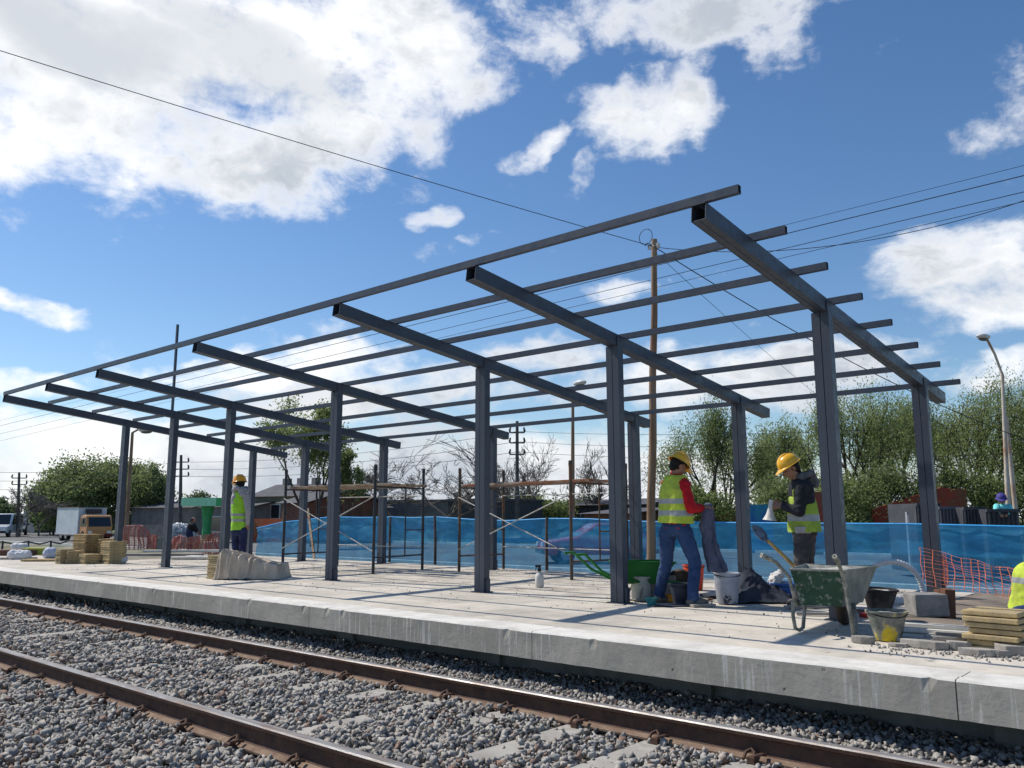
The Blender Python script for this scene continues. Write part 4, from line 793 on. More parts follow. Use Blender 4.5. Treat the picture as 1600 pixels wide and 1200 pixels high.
# box truck
tb = base(140, 58); tr = thing('box_truck', 'white box truck with an orange cab parked beyond the grass on the left', 'truck', tb)
TT = Matrix.Translation(tb) @ Matrix.Rotation(YAW-.75, 4, 'Z')      # +x to picture right, cab end
TT = Matrix(((_R.x, _F.x, 0, tb.x), (_R.y, _F.y, 0, tb.y), (0, 0, 1, tb.z), (0, 0, 0, 1))) @ Matrix.Rotation(-0.74, 4, 'Z')
def nbt(): m_ = MB(); m_.M = TT; return m_
m_ = nbt(); m_.box((-1.45, 0, 1.35), (3.9, 1.85, 1.9)); m_.build('cargo_box', VM['box'], tr, bevel=.03)
m_ = nbt()
for s in (-1, 1):
    m_.box((-1.45, s*.94, 2.28), (3.94, .04, .06)); m_.box((-1.45, s*.94, .42), (3.94, .04, .07))
m_.box((.52, 0, 2.28), (.04, 1.9, .06)); m_.build('box_trim', BM['grey'], tr)
m_ = nbt(); m_.box((.62, 0, 2.02), (.28, 1.0, .30)); m_.build('cooling_unit', BM['dark'], tr, bevel=.02)
m_ = nbt(); m_.prism([(.56, .35), (1.82, .32), (1.86, .95), (1.62, 1.62), (1.45, 1.76), (.56, 1.76)], (1, 0, 0), (0, 0, 1), (0, -.84, 0), (0, 1.68, 0)); m_.build('cab', VM['orange'], tr, bevel=.06, smooth=True)
m_ = nbt(); m_.add([(1.885, -.72, 1.0), (1.885, .72, 1.0), (1.66, .68, 1.6), (1.66, -.68, 1.6), (1.83, -.72, 1.0), (1.83, .72, 1.0), (1.6, .68, 1.6), (1.6, -.68, 1.6)], [(0, 1, 2, 3), (4, 7, 6, 5), (0, 3, 7, 4), (1, 5, 6, 2), (0, 4, 5, 1), (3, 2, 6, 7)]); m_.build('windscreen', BM['glass'], tr)
for s in (-1, 1):
    m_ = nbt(); m_.prism([(.8, 1.02), (1.66, 1.02), (1.5, 1.58), (.8, 1.58)], (1, 0, 0), (0, 0, 1), (0, s*.835, 0), (0, s*.02, 0)); m_.build('side_window', BM['glass'], tr)
    for xx in (1.2, -1.7, -2.6):
        m_ = nbt(); m_.lathe((xx, s*.74, .36), [(.2, -.11), (.34, -.11), (.36, -.07), (.36, .07), (.34, .11), (.2, .11)], 20, axis=(0, 1, 0)); w_ = m_.build('wheel', VM['tyre'], tr, smooth=True)
        m_ = nbt(); m_.lathe((xx, s*.745, .36), [(.02, -.11), (.2, -.11), (.2, .11), (.02, .115)], 16, axis=(0, 1, 0)); m_.build('rim', VM['rim'], w_, smooth=True)
    m_ = nbt(); m_.box((1.87, s*.62, .62), (.06, .26, .16)); m_.build('headlight', VM['lampm'], tr, bevel=.02)
    m_ = nbt(); m_.box((1.6, s*.98, 1.35), (.08, .10, .32)); m_.build('mirror', VM['bump'], tr, bevel=.02)
m_ = nbt(); m_.box((1.86, 0, .40), (.14, 1.7, .22)); m_.build('bumper', mat('dark_red_bumper', (.14, .02, .02), .5), tr, bevel=.03)
m_ = nbt(); m_.box((-1.0, 0, .40), (4.4, .8, .16)); m_.build('chassis', VM['bump'], tr)
# railing on the grass, left
ra = thing('metal_railing', 'low bent metal railing on the grass at the left edge', 'railing', base(50, 30))
pts = [base(u, D) for u, D in ((-30, 30), (8, 30), (48, 30), (83, 30), (110, 31))]
for p in pts[:4]: mb = MB(); mb.tube(p, p+Vector((0, 0, .75)), .035); mb.build('post', BM['dark'], ra)
for a, b in zip(pts[:-1], pts[1:]): mb = MB(); mb.path([a+Vector((0, 0, .72)), a.lerp(b, .5)+Vector((0, 0, .64)), b+Vector((0, 0, .74))], .028, 6); mb.build('rail', BM['dark'], ra)
# pink safety netting strung on the left, behind the platform
def net_mat(name, c, sx, sy, hole=.62):
    m = bpy.data.materials.new(name); m.use_nodes = True; t = m.node_tree; nd = t.nodes; b = nd['Principled BSDF']; b.inputs['Base Color'].default_value = (*c, 1); b.inputs['Roughness'].default_value = .5
    return m
M['net_orange'] = mat('orange_safety_net', (.80, .24, .13), .5, vary=.1); M['net_pink'] = mat('faded_red_net', (.48, .14, .11), .6, (.55, .25, .2), 3, vary=.15)
def net(name, label, pts, h, m, cell=.07, th=.006, sagf=.1, seed=0, hr=.8, hc=None, sg_=1.0):
    # pts: list of (x, y, z bottom, height)
    mb = MB(); P = [Vector(p[:3]) for p in pts]; Hs = [p[3] for p in pts]; cum = [0]
    for a, b in zip(P[:-1], P[1:]): cum.append(cum[-1]+(b-a).length)
    def at(s, f):
        for i in range(len(P)-1):
            if s <= cum[i+1] or i == len(P)-2:
                t = (s-cum[i])/(cum[i+1]-cum[i]); p = P[i].lerp(P[i+1], t); hh = Hs[i]+(Hs[i+1]-Hs[i])*t; break
        return p+Vector((noise.noise(Vector((s*3, f*2, seed)))*.10*sg_, noise.noise(Vector((s*3, f*2, seed+5)))*.16*sg_, f*hh+noise.noise(Vector((s*2, f*3, seed+9)))*.05))
    nx = int(cum[-1]/cell); nz_ = int(max(Hs)/(hc or cell*.55))
    for i in range(nx+1): mb.path([at(i*cell, k/8) for k in range(9)], th*1.5, 4, False)
    for k in range(nz_+1): mb.path([at(j*cum[-1]/(nx*2), k/nz_) for j in range(nx*2+1)], th*hr, 4, False)
    return tag(mb.build(name, m, loc=P[0], fix=False), label, 'net')
g0 = gz(196, 858, -.3); 
def npt(u, D, h, z=-.5): p = base(u, D, z); return (p.x, p.y, z, h)
net('safety_net', 'faded pink safety net hanging between stakes left of the sixth front column', [npt(196, 33, 1.25), npt(210, 33, 1.3), npt(226, 33, 1.2), npt(238, 33, .9), npt(248, 32, .9)], 1, M['net_pink'], .13, .016, seed=2)
net('safety_net', 'crumpled pink safety net on the ground behind the sixth front column', [npt(268, 31, .7), npt(282, 30, .95), npt(296, 30, .85), npt(325, 31, .95), npt(350, 32, 1.0)], 1, M['net_pink'], .11, .016, seed=6)
# ------------------------------------------------------------------ people
def voxel(mb, name, ms, parent, vox=.012, sm=4, matf=None, cut=None, wr=0.0, wsc=9.0, wz=1.6):
    me = bpy.data.meshes.new('tmp'); me.from_pydata([tuple(p) for p in mb.v], [], mb.f); me.update()
    b = bmesh.new(); b.from_mesh(me); bmesh.ops.recalc_face_normals(b, faces=b.faces); b.to_mesh(me); b.free()
    o = bpy.data.objects.new('tmp', me); COL.objects.link(o)
    r = o.modifiers.new('r', 'REMESH'); r.mode = 'VOXEL'; r.voxel_size = vox
    s = o.modifiers.new('s', 'SMOOTH'); s.factor = .5; s.iterations = sm
    dg = bpy.context.evaluated_depsgraph_get(); m2 = bpy.data.meshes.new_from_object(o.evaluated_get(dg)); bpy.data.objects.remove(o); bpy.data.meshes.remove(me)
    b = bmesh.new(); b.from_mesh(m2)
    if cut:
        for co, no in cut: bmesh.ops.bisect_plane(b, geom=b.verts[:]+b.edges[:]+b.faces[:], plane_co=co, plane_no=no, clear_outer=True)
    if wr:
        b.normal_update()
        for v in b.verts:
            p = v.co; q = Vector((p.x*wsc, p.y*wsc, p.z*wsc*wz)); n1 = noise.noise(q); n2 = noise.noise(q*2.3)
            v.co = p + v.normal*(wr*(1-2*abs(n1)) + wr*.5*n2)
    root = parent
    while root.parent is not None: root = root.parent
    off = Vector(root.location)
    MI = [matf(f.calc_center_median()) for f in b.faces] if matf else None
    for v in b.verts: v.co -= off
    for f in b.faces: f.smooth = True
    b.to_mesh(m2); b.free(); m2.name = name; m2.materials.clear()
    for m in (ms if isinstance(ms, (list, tuple)) else [ms]): m2.materials.append(m)
    if MI: m2.polygons.foreach_set('material_index', MI)
    ob = bpy.data.objects.new(name, m2); COL.objects.link(ob); ob.parent = parent; return ob
PM = dict(skin=mat('tan_skin', (.36, .19, .12), .55, (.30, .15, .10), 12, vary=.06), hair=mat('dark_hair', (.012, .010, .009), .7, vary=.2, bump=.5, bs=120, stretch=(1, 1, .3)),
          yellow=mat('yellow_helmet', (.80, .42, .01), .28, vary=.03, coat=.4, spec=.5), orange=mat('orange_helmet', (.82, .34, .01), .3, vary=.03, coat=.3),
          lime=mat('lime_vest_cloth', (.52, .64, .06), .85, (.42, .50, .07), 4, (.42, .62), vary=.14, bump=.35, bs=30, col3=(.30, .33, .10), ns3=7, th3=(.62, .74)), lime2=mat('bright_lime_vest', (.36, .70, .05), .8, (.30, .60, .04), 5, vary=.08, bump=.25, bs=30), limed=mat('shaded_green_lime_vest', (.34, .46, .06), .85, (.24, .33, .06), 4, (.42, .62), vary=.15, bump=.35, bs=30), refl=mat('grey_reflective_tape', (.30, .31, .31), .35, vary=.08, spec=.8),  # limed: darker, greener lime with the vest's shade put into the colour
          red=mat('red_knit_sleeve', (.55, .012, .018), .85, (.40, .008, .015), 7, vary=.15, bump=.35, bs=40), black=mat('black_hoodie', (.018, .019, .026), .9, (.03, .03, .038), 6, vary=.2, bump=.35, bs=40), greyh=mat('grey_hood_cloth', (.13, .135, .145), .95, (.08, .085, .095), 9, vary=.15, bump=.4, bs=40),
          jeans=mat('blue_denim', (.022, .05, .13), .85, (.04, .075, .17), 4, (.4, .65), vary=.2, bump=.4, bs=60, col3=(.16, .19, .25), ns3=5, th3=(.60, .72)), navy=mat('navy_trousers', (.018, .024, .07), .9, (.03, .04, .10), 7, vary=.2, bump=.3), greyt=mat('dark_grey_trousers', (.055, .05, .055), .9, (.10, .09, .085), 6, vary=.15, bump=.3),
          boot=mat('dusty_work_boot', (.10, .085, .07), .9, (.19, .17, .15), 9, (.45, .6), vary=.2), pale=mat('pale_sleeve', (.33, .32, .33), .9, vary=.1, bump=.3), cyan=mat('turquoise_shirt', (.18, .62, .60), .8, vary=.08), purple=mat('purple_cap', (.06, .05, .22), .8, vary=.1), eye=mat('dark_eye', (.02, .015, .012), .3, vary=0))
def head_parts(mb, c, f, u, s):
    rot = Matrix((s, f, u)).transposed()
    P = lambda a, b, e: c + s*a + f*b + u*e
    mb.ell(P(0, -.015, .035), (.076, .095, .088), rot); mb.ell(P(0, .028, -.02), (.062, .065, .085), rot)
    mb.caps(P(0, .03, -.075), .038, P(0, .062, -.098), .022)                  # jaw to chin
    mb.caps(P(0, .088, .015), .010, P(0, .108, -.028), .014)                  # nose
    mb.caps(P(-.03, .078, .026), .013, P(.03, .078, .026), .013)              # brow
    mb.caps(P(-.018, .084, -.058), .008, P(.018, .084, -.058), .008); mb.caps(P(-.016, .083, -.070), .009, P(.016, .083, -.070), .009)   # lips
    for k in (-1, 1):
        mb.ell(P(k*.078, -.012, -.008), (.012, .022, .034), rot, 10, 8); mb.ell(P(k*.038, .062, -.022), (.026, .026, .028), rot, 10, 8)
def helmet(parent, c, f, u, s, m, k=1.0):
    rot = Matrix((s, f, u)).transposed(); P = lambda a, b, e: c + (s*a + f*b + u*e)*k
    mb = MB(); n = 28; rings = 9; vs = []
    for i in range(rings+1):
        a = math.pi/2*i/rings
        for j in range(n):
            t = 2*math.pi*j/n; vs.append(P(.118*math.cos(t)*math.cos(a)**.8, .142*math.sin(t)*math.cos(a)**.8, .02+.128*math.sin(a)))
    mb.add(vs, [(i*n+j, i*n+(j+1) % n, (i+1)*n+(j+1) % n, (i+1)*n+j) for i in range(rings) for j in range(n)])
    vs = []
    for rr_, zz in ((.0, .022), (.016, .012), (.018, .006), (.0, .012)):
        for j in range(n):
            t = 2*math.pi*j/n; pk = max(0, math.sin(t))**3*.055 if rr_ else 0
            vs.append(P((.118+rr_)*math.cos(t), (.142+rr_+pk)*math.sin(t), zz - pk*.35))
    mb.add(vs, [(i*n+j, i*n+(j+1) % n, ((i+1) % 4)*n+(j+1) % n, ((i+1) % 4)*n+j) for i in range(4) for j in range(n)])
    for x in (-.03, 0, .03): mb.path([P(x, .10*math.cos(a)*1.25, .03+.118*math.sin(a)*1.03) for a in [math.pi*(.12+.76*i/10) for i in range(11)]], .007, 6)
    h = mb.build('helmet', m, parent, smooth=True)
    mb = MB(); mb.lathe(P(0, 0, .01), [(.10*k, -.012), (.104*k, .0), (.10*k, .012), (.094*k, 0)], 20, axis=u, close=True); mb.build('headband', PM['black'], h, smooth=True)
    return h
def hand_parts(mb, w, d, nrm, side, curl=.6, k=1.0):
    # w wrist, d direction of the palm, nrm the way the palm faces, side towards the thumb
    d = d.normalized(); nrm = (nrm-d*nrm.dot(d)).normalized(); t = side*d.cross(nrm)
    for j, (o, L, r) in enumerate(((.030, .070, .0092), (.010, .080, .0095), (-.010, .073, .0092), (-.029, .058, .0082))):
        b0 = w + (d*.085 + t*o)*k; mb.caps(w+(d*.01+t*o*.5)*k, .019*k, b0, .0135*k, 8, 3); p = b0; dd = d.copy()
        for q, fr in enumerate((.45, .32, .25)):
            a = curl*(.55+.35*q)+.06*j; dd = (d*math.cos(a*(q+1)*.75) + nrm*math.sin(a*(q+1)*.75)).normalized(); e = p+dd*L*fr*k; mb.caps(p, r*k*(1-.06*q), e, r*k*(.94-.06*q), 8, 3); p = e
    b0 = w+(d*.028+t*.026)*k; e1 = b0+(d*.034+t*.030+nrm*.012)*k; e2 = e1+(d*.028+t*.006+nrm*.018)*k; mb.caps(b0, .0145*k, e1, .0115*k, 8, 3); mb.caps(e1, .0112*k, e2, .009*k, 8, 3)
def limb(mb, pts, rs, n=14):
    for (a, ra), (b, rb) in zip(zip(pts, rs), zip(pts[1:], rs[1:])): mb.caps(a, ra, b, rb, n)
def person(label, D, feet, J, fwd, hf, dress, group=None, vox=.0095, parts_extra=None, helm='yellow', hand_dir=None, k=1.0, stripes=(), sit=False):
    """J: joints as world points; fwd: way the chest faces; hf: way the face looks"""
    root = thing('person', label, 'person', feet, group); up = Vector((0, 0, 1)); fwd = fwd.normalized(); side = fwd.cross(up).normalized()
    spine = (J['neck']-J['pelvis']); sp = spine.normalized(); f2_ = (fwd-sp*fwd.dot(sp)).normalized(); sd = f2_.cross(sp).normalized()
    hu = (J['head']-J['neck']).normalized(); hf = hf.normalized(); hu = Vector((0, 0, 1)); hu = (hu-hf*hu.dot(hf)).normalized(); hs = hf.cross(hu).normalized()
    def tor(g, lo=0.0, hi=1.0):
        S = [(-.10, .150, .105), (.0, .165, .120), (.15, .158, .112), (.30, .148, .105), (.50, .165, .115), (.70, .185, .118), (.86, .190, .105), (.95, .135, .085), (1.02, .065, .060)]
        return [(J['pelvis']+spine*t, (a+g)*k, (b+g)*k) for t, a, b in S if lo <= t <= hi]
    mb = MB(); mb.loft(tor(-.012), sd, f2_); mb.caps(J['neck']-sp*.04, .058*k, J['head']-hu*.06*k, .052*k); head_parts(mb, J['head'], hf*k, hu*k, hs*k) if k == 1 else head_parts(mb, J['head'], hf, hu, hs)
    for s in 'LR':
        limb(mb, [J['sh'+s], J['el'+s], J['wr'+s]], [.050*k, .040*k, .027*k]); limb(mb, [J['hip'+s], J['kn'+s], J['an'+s]], [.080*k, .055*k, .042*k])
        hd = (J['wr'+s]-J['el'+s]).normalized(); hd = (hand_dir[s] if hand_dir and s in hand_dir else hd)
        hand_parts(mb, J['wr'+s], hd, J.get('palm'+s, Vector((0, 0, -1))), 1 if s == 'L' else -1, J.get('curl'+s, .6), k*1.02)
    body = voxel(mb, 'body', PM['skin'], root, .0068, 2)
    # eyes
    for e in (-1, 1):
        mb = MB(); mb.ell(J['head']+hs*e*.030+hf*.0835+hu*.004, (.011, .006, .007), Matrix((hs, hf, hu)).transposed(), 8, 6); mb.build('eye', PM['eye'], body, smooth=True)
    # hair
    mb = MB(); rot = Matrix((hs, hf, hu)).transposed(); mb.ell(J['head']-hf*.035+hu*.02, (.083, .088, .085), rot); mb.ell(J['head']-hf*.062-hu*.04, (.066, .045, .05), rot); voxel(mb, 'hair', PM['hair'], body, .008, 1, wr=.003, wsc=60)
    # trousers
    mb = MB(); mb.loft([(J['pelvis']+spine*t, (a)*k, (b)*k) for t, a, b in ((-.14, .11, .09), (-.06, .170, .125), (.04, .180, .135), (.16, .172, .125), (.22, .165, .12))], sd, f2_)
    for s in 'LR': limb(mb, [J['hip'+s], J['hip'+s].lerp(J['kn'+s], .5), J['kn'+s], J['kn'+s].lerp(J['an'+s], .5), J['an'+s]+Vector((0, 0, .0))], [.105*k, .092*k, .074*k, .070*k, .066*k])
    voxel(mb, 'trousers', PM[dress['legs']], body, .011, 2, wr=.007, wsc=8)
    for s in 'LR':
        a = J['an'+s]; fd = J['toe'+s].normalized(); z0 = J.get('sole'+s, a.z-.085); gp = Vector((a.x, a.y, z0)); mb = MB()
        mb.caps(a+Vector((0, 0, .02)), .060*k, gp+Vector((0, 0, .05))-fd*.02, .052*k); mb.caps(gp-fd*.045+Vector((0, 0, .042)), .042*k, gp+fd*.15+Vector((0, 0, .038)), .040*k); mb.caps(gp+fd*.08+Vector((0, 0, .055)), .042*k, gp+fd*.14+Vector((0, 0, .04)), .044*k)
        voxel(mb, 'boot', PM['boot'], body, .010, 1, cut=[(gp+Vector((0, 0, .002)), Vector((0, 0, -1)))], wr=.003, wsc=25)
    # shirt with sleeves
    mb = MB(); mb.loft(tor(.012, -.06, 1.03), sd, f2_)
    for s in 'LR': limb(mb, [J['sh'+s]-sd*(.02 if s == 'R' else -.02), J['el'+s], J['wr'+s].lerp(J['el'+s], .12)], [.082*k, .062*k, .044*k])
    mb.caps(J['neck']-sp*.06, .085*k, J['neck']+hu*.02, .068*k)
    voxel(mb, 'shirt', PM[dress['top']], body, .010, 2, wr=.007, wsc=9)
    if dress.get('vest'):
        gv = dress.get('fit', .045); S = dress.get('vsec') or [(-.16, .178, .135), (-.04, .180, .135), (.15, .168, .125), (.35, .162, .120), (.60, .172, .128), (.80, .160, .125), (.93, .128, .105), (1.0, .09, .08)]
        mb = MB(); mb.loft([(J['pelvis']+spine*t, (a+gv*.75)*k, (b+gv*.75)*k) for t, a, b in S], sd, f2_)
        lo = J['pelvis']+spine*dress.get('hem', .0); hi = J['pelvis']+spine*1.0-f2_*0
        zs = stripes
        voxel(mb, 'vest', [PM[dress['vest']], PM['refl']], body, .010, 1, matf=lambda c: 1 if any(a <= c.z <= b for a, b in zs) else 0, cut=[(lo, -sp), (hi, sp)], wr=.006, wsc=7)
    if helm: helmet(body, J['head']+hu*.035-hf*.01, hf, hu, hs, PM[helm])
    if dress.get('hood'):
        mb = MB(); c = J['neck']-f2_*.06+sp*.01
        mb.path([c+(sd*math.cos(a)*.115+f2_*(math.sin(a)*.10+.02)+sp*(.03+.02*math.sin(a*2))) for a in [math.pi*2*i/18 for i in range(19)]], [.038+.012*math.sin(i*1.9) for i in range(19)], 8)
        mb.caps(c-f2_*.07, .075, c-f2_*.13-sp*.07, .05); voxel(mb, 'hood', PM[dress['hood']], body, .010, 2, wr=.010, wsc=13)
    return root, body
Rv, Fv, Uv = _R, _F, Vector((0, 0, 1))
def ft(u, v): p = gz(u, v, 0); return p
# man in red sleeves
D1 = 10.35
J = dict(pelvis=gd(1056, 826, D1), neck=gd(1056, 743, D1), head=gd(1060, 729, D1-.02), shR=gd(1069, 758, D1-.13), elR=gd(1080, 794, D1-.20), wrR=gd(1097, 793, D1-.02), shL=gd(1049, 754, D1+.13), elL=gd(1072, 790, D1+.27), wrL=gd(1095, 797, D1+.16),
         hipR=gd(1069, 832, D1-.05), knR=gd(1086, 878, D1-.08), hipL=gd(1043, 832, D1+.07), knL=gd(1041, 880, D1+.16), palmR=Rv*.2-Uv*.9-Fv*.1, palmL=-Uv, curlR=.75, curlL=.8)
a = ft(1083, 947); J['anR'] = a+Uv*.095; J['soleR'] = 0.0; a2 = ft(1030, 941); J['anL'] = a2+Uv*.095; J['soleL'] = 0.0; J['toeR'] = Rv*.95+Fv*.15; J['toeL'] = Rv*.75+Fv*.55
zz = lambda v, D=D1: gd(1050, v, D).z
person('man in blue jeans, yellow vest, yellow helmet and red sleeves standing with his back turned', D1, Vector((a.x*.5+a2.x*.5, a.y*.5+a2.y*.5, 0)), J, Rv*.72+Fv*.62, Rv*.78+Fv*.28-Uv*.5, dict(legs='jeans', top='red', vest='lime', fit=.055, hem=.10, vsec=[(-.16, .18, .135), (.0, .185, .14), (.15, .18, .135), (.35, .17, .13), (.55, .162, .135), (.72, .148, .13), (.85, .130, .11), (.95, .105, .09), (1.0, .08, .07)]), stripes=[(zz(788), zz(780)), (zz(806), zz(798))], hand_dir=dict(R=Rv*.9+Uv*.1+Fv*.1))
# the cloth he holds
def sheetcloth(name, rows, m, label, cat, th=.012, sub=8, wr=.02, loc=None, seed=0):
    mb = MB(); rows = [[Vector(p) for p in r] for r in rows]; nr, ncol = len(rows), len(rows[0]); G = []
    for i in range((nr-1)*sub+1):
        fi = i/sub; i0 = min(int(fi), nr-2); t = fi-i0; row = []
        for j in range((ncol-1)*sub+1):
            fj = j/sub; j0 = min(int(fj), ncol-2); s = fj-j0; p = rows[i0][j0].lerp(rows[i0][j0+1], s).lerp(rows[i0+1][j0].lerp(rows[i0+1][j0+1], s), t)
            row.append(p + noise.noise_vector(p*6+Vector((seed, 0, 0)))*wr + _F*noise.noise(p*14)*wr*.6)
        G.append(row)
    a, b = len(G), len(G[0])
    for row in G: mb.v += row
    mb.f = [(i*b+j, i*b+j+1, (i+1)*b+j+1, (i+1)*b+j) for i in range(a-1) for j in range(b-1)]; mb.m = [0]*len(mb.f)
    o = mb.build(name, m, loc=loc or rows[0][0], smooth=True); sdm = o.modifiers.new('t', 'SOLIDIFY'); sdm.thickness = th
    return tag(o, label, cat)
M['bluegrey'] = mat('blue_grey_workcloth', (.075, .085, .14), .9, (.12, .13, .19), 4, (.4, .6), vary=.15, bump=.3, col3=(.30, .33, .40), ns3=6, th3=(.62, .72))  # pale noise patches are highlights painted into the cloth colour
mb = MB()
for off, dd in ((-3, -.02), (4, .05)):
    mb.loft([(gd(u+off*k_, v, D1+dd), w_, d_) for (u, v, w_, d_, k_) in ((1107, 788, .035, .025, 0), (1106, 800, .055, .035, .3), (1104, 820, .060, .032, .8), (1108, 845, .052, .040, 1), (1114, 868, .060, .032, 1.3), (1122, 892, .075, .045, 1.5))], _R, _F)
rt = thing('work_trousers', 'grey blue work trousers dangling from the hands of the man in red sleeves', 'trousers', gd(1112, 895, D1)); [mb.v.__setitem__(i_, p_) for i_, p_ in enumerate(mb.v)]; voxel(mb, 'cloth', M['bluegrey'], rt, .008, 1, wr=.018, wsc=13, wz=.35)
# man in black hoodie
D2 = 10.25; z2 = lambda v: gd(1250, v, D2).z
J = dict(pelvis=gd(1257, 831, D2), neck=gd(1250, 748, D2), head=gd(1235, 732, D2-.03), shL=gd(1253, 763, D2-.17), elL=gd(1249, 799, D2-.19), wrL=gd(1222, 791, D2-.08), shR=gd(1252, 762, D2+.17), elR=gd(1248, 797, D2+.20), wrR=gd(1219, 787, D2+.06),
         hipL=gd(1254, 838, D2-.10), knL=gd(1251, 888, D2-.12), anL=gd(1252, 935, D2-.10), hipR=gd(1261, 838, D2+.10), knR=gd(1261, 886, D2+.10), anR=gd(1266, 930, D2+.12), palmL=Fv*.7-Uv*.5, palmR=-Fv*.7-Uv*.4, curlL=.85, curlR=.85)
for s in 'LR': J['an'+s].z = .095; J['sole'+s] = 0.0; J['toe'+s] = -Rv*.9-Fv*.2
p2, b2 = person('man in a black hoodie, lime vest and yellow helmet facing left, looking at his hands', D2, Vector((J['anL'].x, J['anL'].y, 0)), J, -Rv*.95-Fv*.1, -Rv*.85-Fv*.05-Uv*.52, dict(legs='greyt', top='black', vest='limed', fit=.05, hood='greyh', vsec=[(-.16, .185, .14), (-.04, .185, .14), (.15, .175, .135), (.35, .16, .13), (.52, .14, .125), (.66, .10, .10)]), stripes=[(z2(814), z2(804))])
for s in 'LR':
    mb = MB(); d = (J['wr'+s]-J['el'+s]).normalized(); mb.caps(J['wr'+s]-d*.075, .042, J['wr'+s]-d*.02, .036); voxel(mb, 'cuff', PM['greyh'], b2, .01, 1, wr=.004)
mb = MB(); c = gd(1255, 828, D2-.20); mb.box(c, (.19, .02, .08), YAW); mb.build('pocket', mat('pale_pocket', (.40, .38, .36), .9), b2, bevel=.01)
for uu, s_ in ((1241, -1), (1268, 1)):
    mb = MB(); mb.path([gd(1252+(uu-1252)*.45, 752, D2-.10), gd(uu+2*s_, 768, D2-.165), gd(uu, 790, D2-.155)], .007, 6); mb.build('vest_strap', PM['lime'], b2, smooth=True)
mb = MB(); c = gd(1203, 806, D2-.02); ax = (gd(1205, 780, D2-.02)-c).normalized(); mb.lathe(c, [(.085, -.055), (.075, -.04), (.045, .02), (.030, .09), (.026, .19), (.020, .195), (.022, .09), (.037, .02), (.066, -.04), (.078, -.055)], 20, axis=ax)
tag(mb.build('pot', mat('pale_plastic', (.62, .60, .56), .5, (.50, .48, .45), 9), loc=c, smooth=True), 'pale bottle shaped pot held by the man in the black hoodie', 'pot')
# man in lime vest, far
D3 = 15.7; z3 = lambda v: gd(375, v, D3).z; f3 = gd(374, 896, D3); f3.z = 0
J = dict(pelvis=gd(374, 828, D3), neck=gd(375, 768, D3), head=gd(374, 757, D3), shR=gd(386, 775, D3-.10), elR=gd(388, 800, D3-.12), wrR=gd(386, 821, D3-.05), shL=gd(365, 776, D3+.10), elL=gd(364, 802, D3+.16), wrL=gd(366, 822, D3+.12),
         hipL=gd(368, 830, D3+.05), knL=gd(368, 863, D3+.05), anL=gd(368, 893, D3+.05), hipR=gd(380, 830, D3-.04), knR=gd(379, 863, D3-.02), anR=gd(380, 895, D3-.02))
for s in 'LR': J['an'+s].z = .095; J['sole'+s] = 0.0; J['toe'+s] = Fv*.8-Rv*.5
p3, b3 = person('man with an orange helmet, lime vest and navy trousers beside the fifth front column', D3, f3, J, Fv*.8-Rv*.55, Fv*.7-Rv*.7-Uv*.1, dict(legs='navy', top='pale', vest='lime2', fit=.03, hood='pale'), stripes=[(z3(806.5), z3(802)), (z3(815), z3(810.5))], helm='orange', k=.76)
# crouching man at the right edge
D4 = 7.35; f4 = gd(1628, 980, D4); f4.z = 0; z4 = lambda v: gd(1600, v, D4).z
J = dict(pelvis=gd(1622, 958, D4+.1), neck=gd(1630, 888, D4-.05), head=gd(1660, 868, D4-.1), shL=gd(1628, 906, D4-.14), elL=gd(1640, 945, D4-.30), wrL=gd(1652, 975, D4-.35), shR=gd(1640, 880, D4+.2), elR=gd(1650, 930, D4+.3), wrR=gd(1670, 975, D4+.2),
         hipL=gd(1650, 955, D4-.08), knL=gd(1592, 962, D4-.25), anL=gd(1625, 1020, D4-.2), hipR=gd(1665, 950, D4+.2), knR=gd(1618, 930, D4+.3), anR=gd(1640, 1010, D4+.3))
for s in 'LR': J['an'+s].z = .095; J['sole'+s] = 0.0; J['toe'+s] = -Rv*.9-Fv*.1
person('crouching person in a yellow vest and jeans cut off by the right edge', D4, f4, J, -Rv*.85-Uv*.5, -Rv*.7-Uv*.6, dict(legs='jeans', top='pale', vest='lime', fit=.08), stripes=[(z4(911), z4(902))])
# far seated person in turquoise
D5 = 20.6; c5 = gd(1567, 800, D5); J = dict(pelvis=gd(1568, 806, D5), neck=gd(1567, 789, D5), head=gd(1565, 782, D5), shL=gd(1559, 792, D5), elL=gd(1556, 799, D5-.2), wrL=gd(1562, 803, D5-.4), shR=gd(1575, 792, D5), elR=gd(1579, 799, D5-.2), wrR=gd(1574, 803, D5-.4),
         hipL=gd(1563, 808, D5), knL=gd(1560, 808, D5+.5), anL=gd(1560, 826, D5+.55), hipR=gd(1572, 808, D5), knR=gd(1574, 808, D5+.5), anR=gd(1574, 826, D5+.55), toeL=Fv, toeR=Fv)
person('small person in a turquoise shirt and purple cap above the dark bins', D5, c5, J, -Fv, -Fv*.8-Rv*.4-Uv*.2, dict(legs='navy', top='cyan'), helm='purple', k=.95)
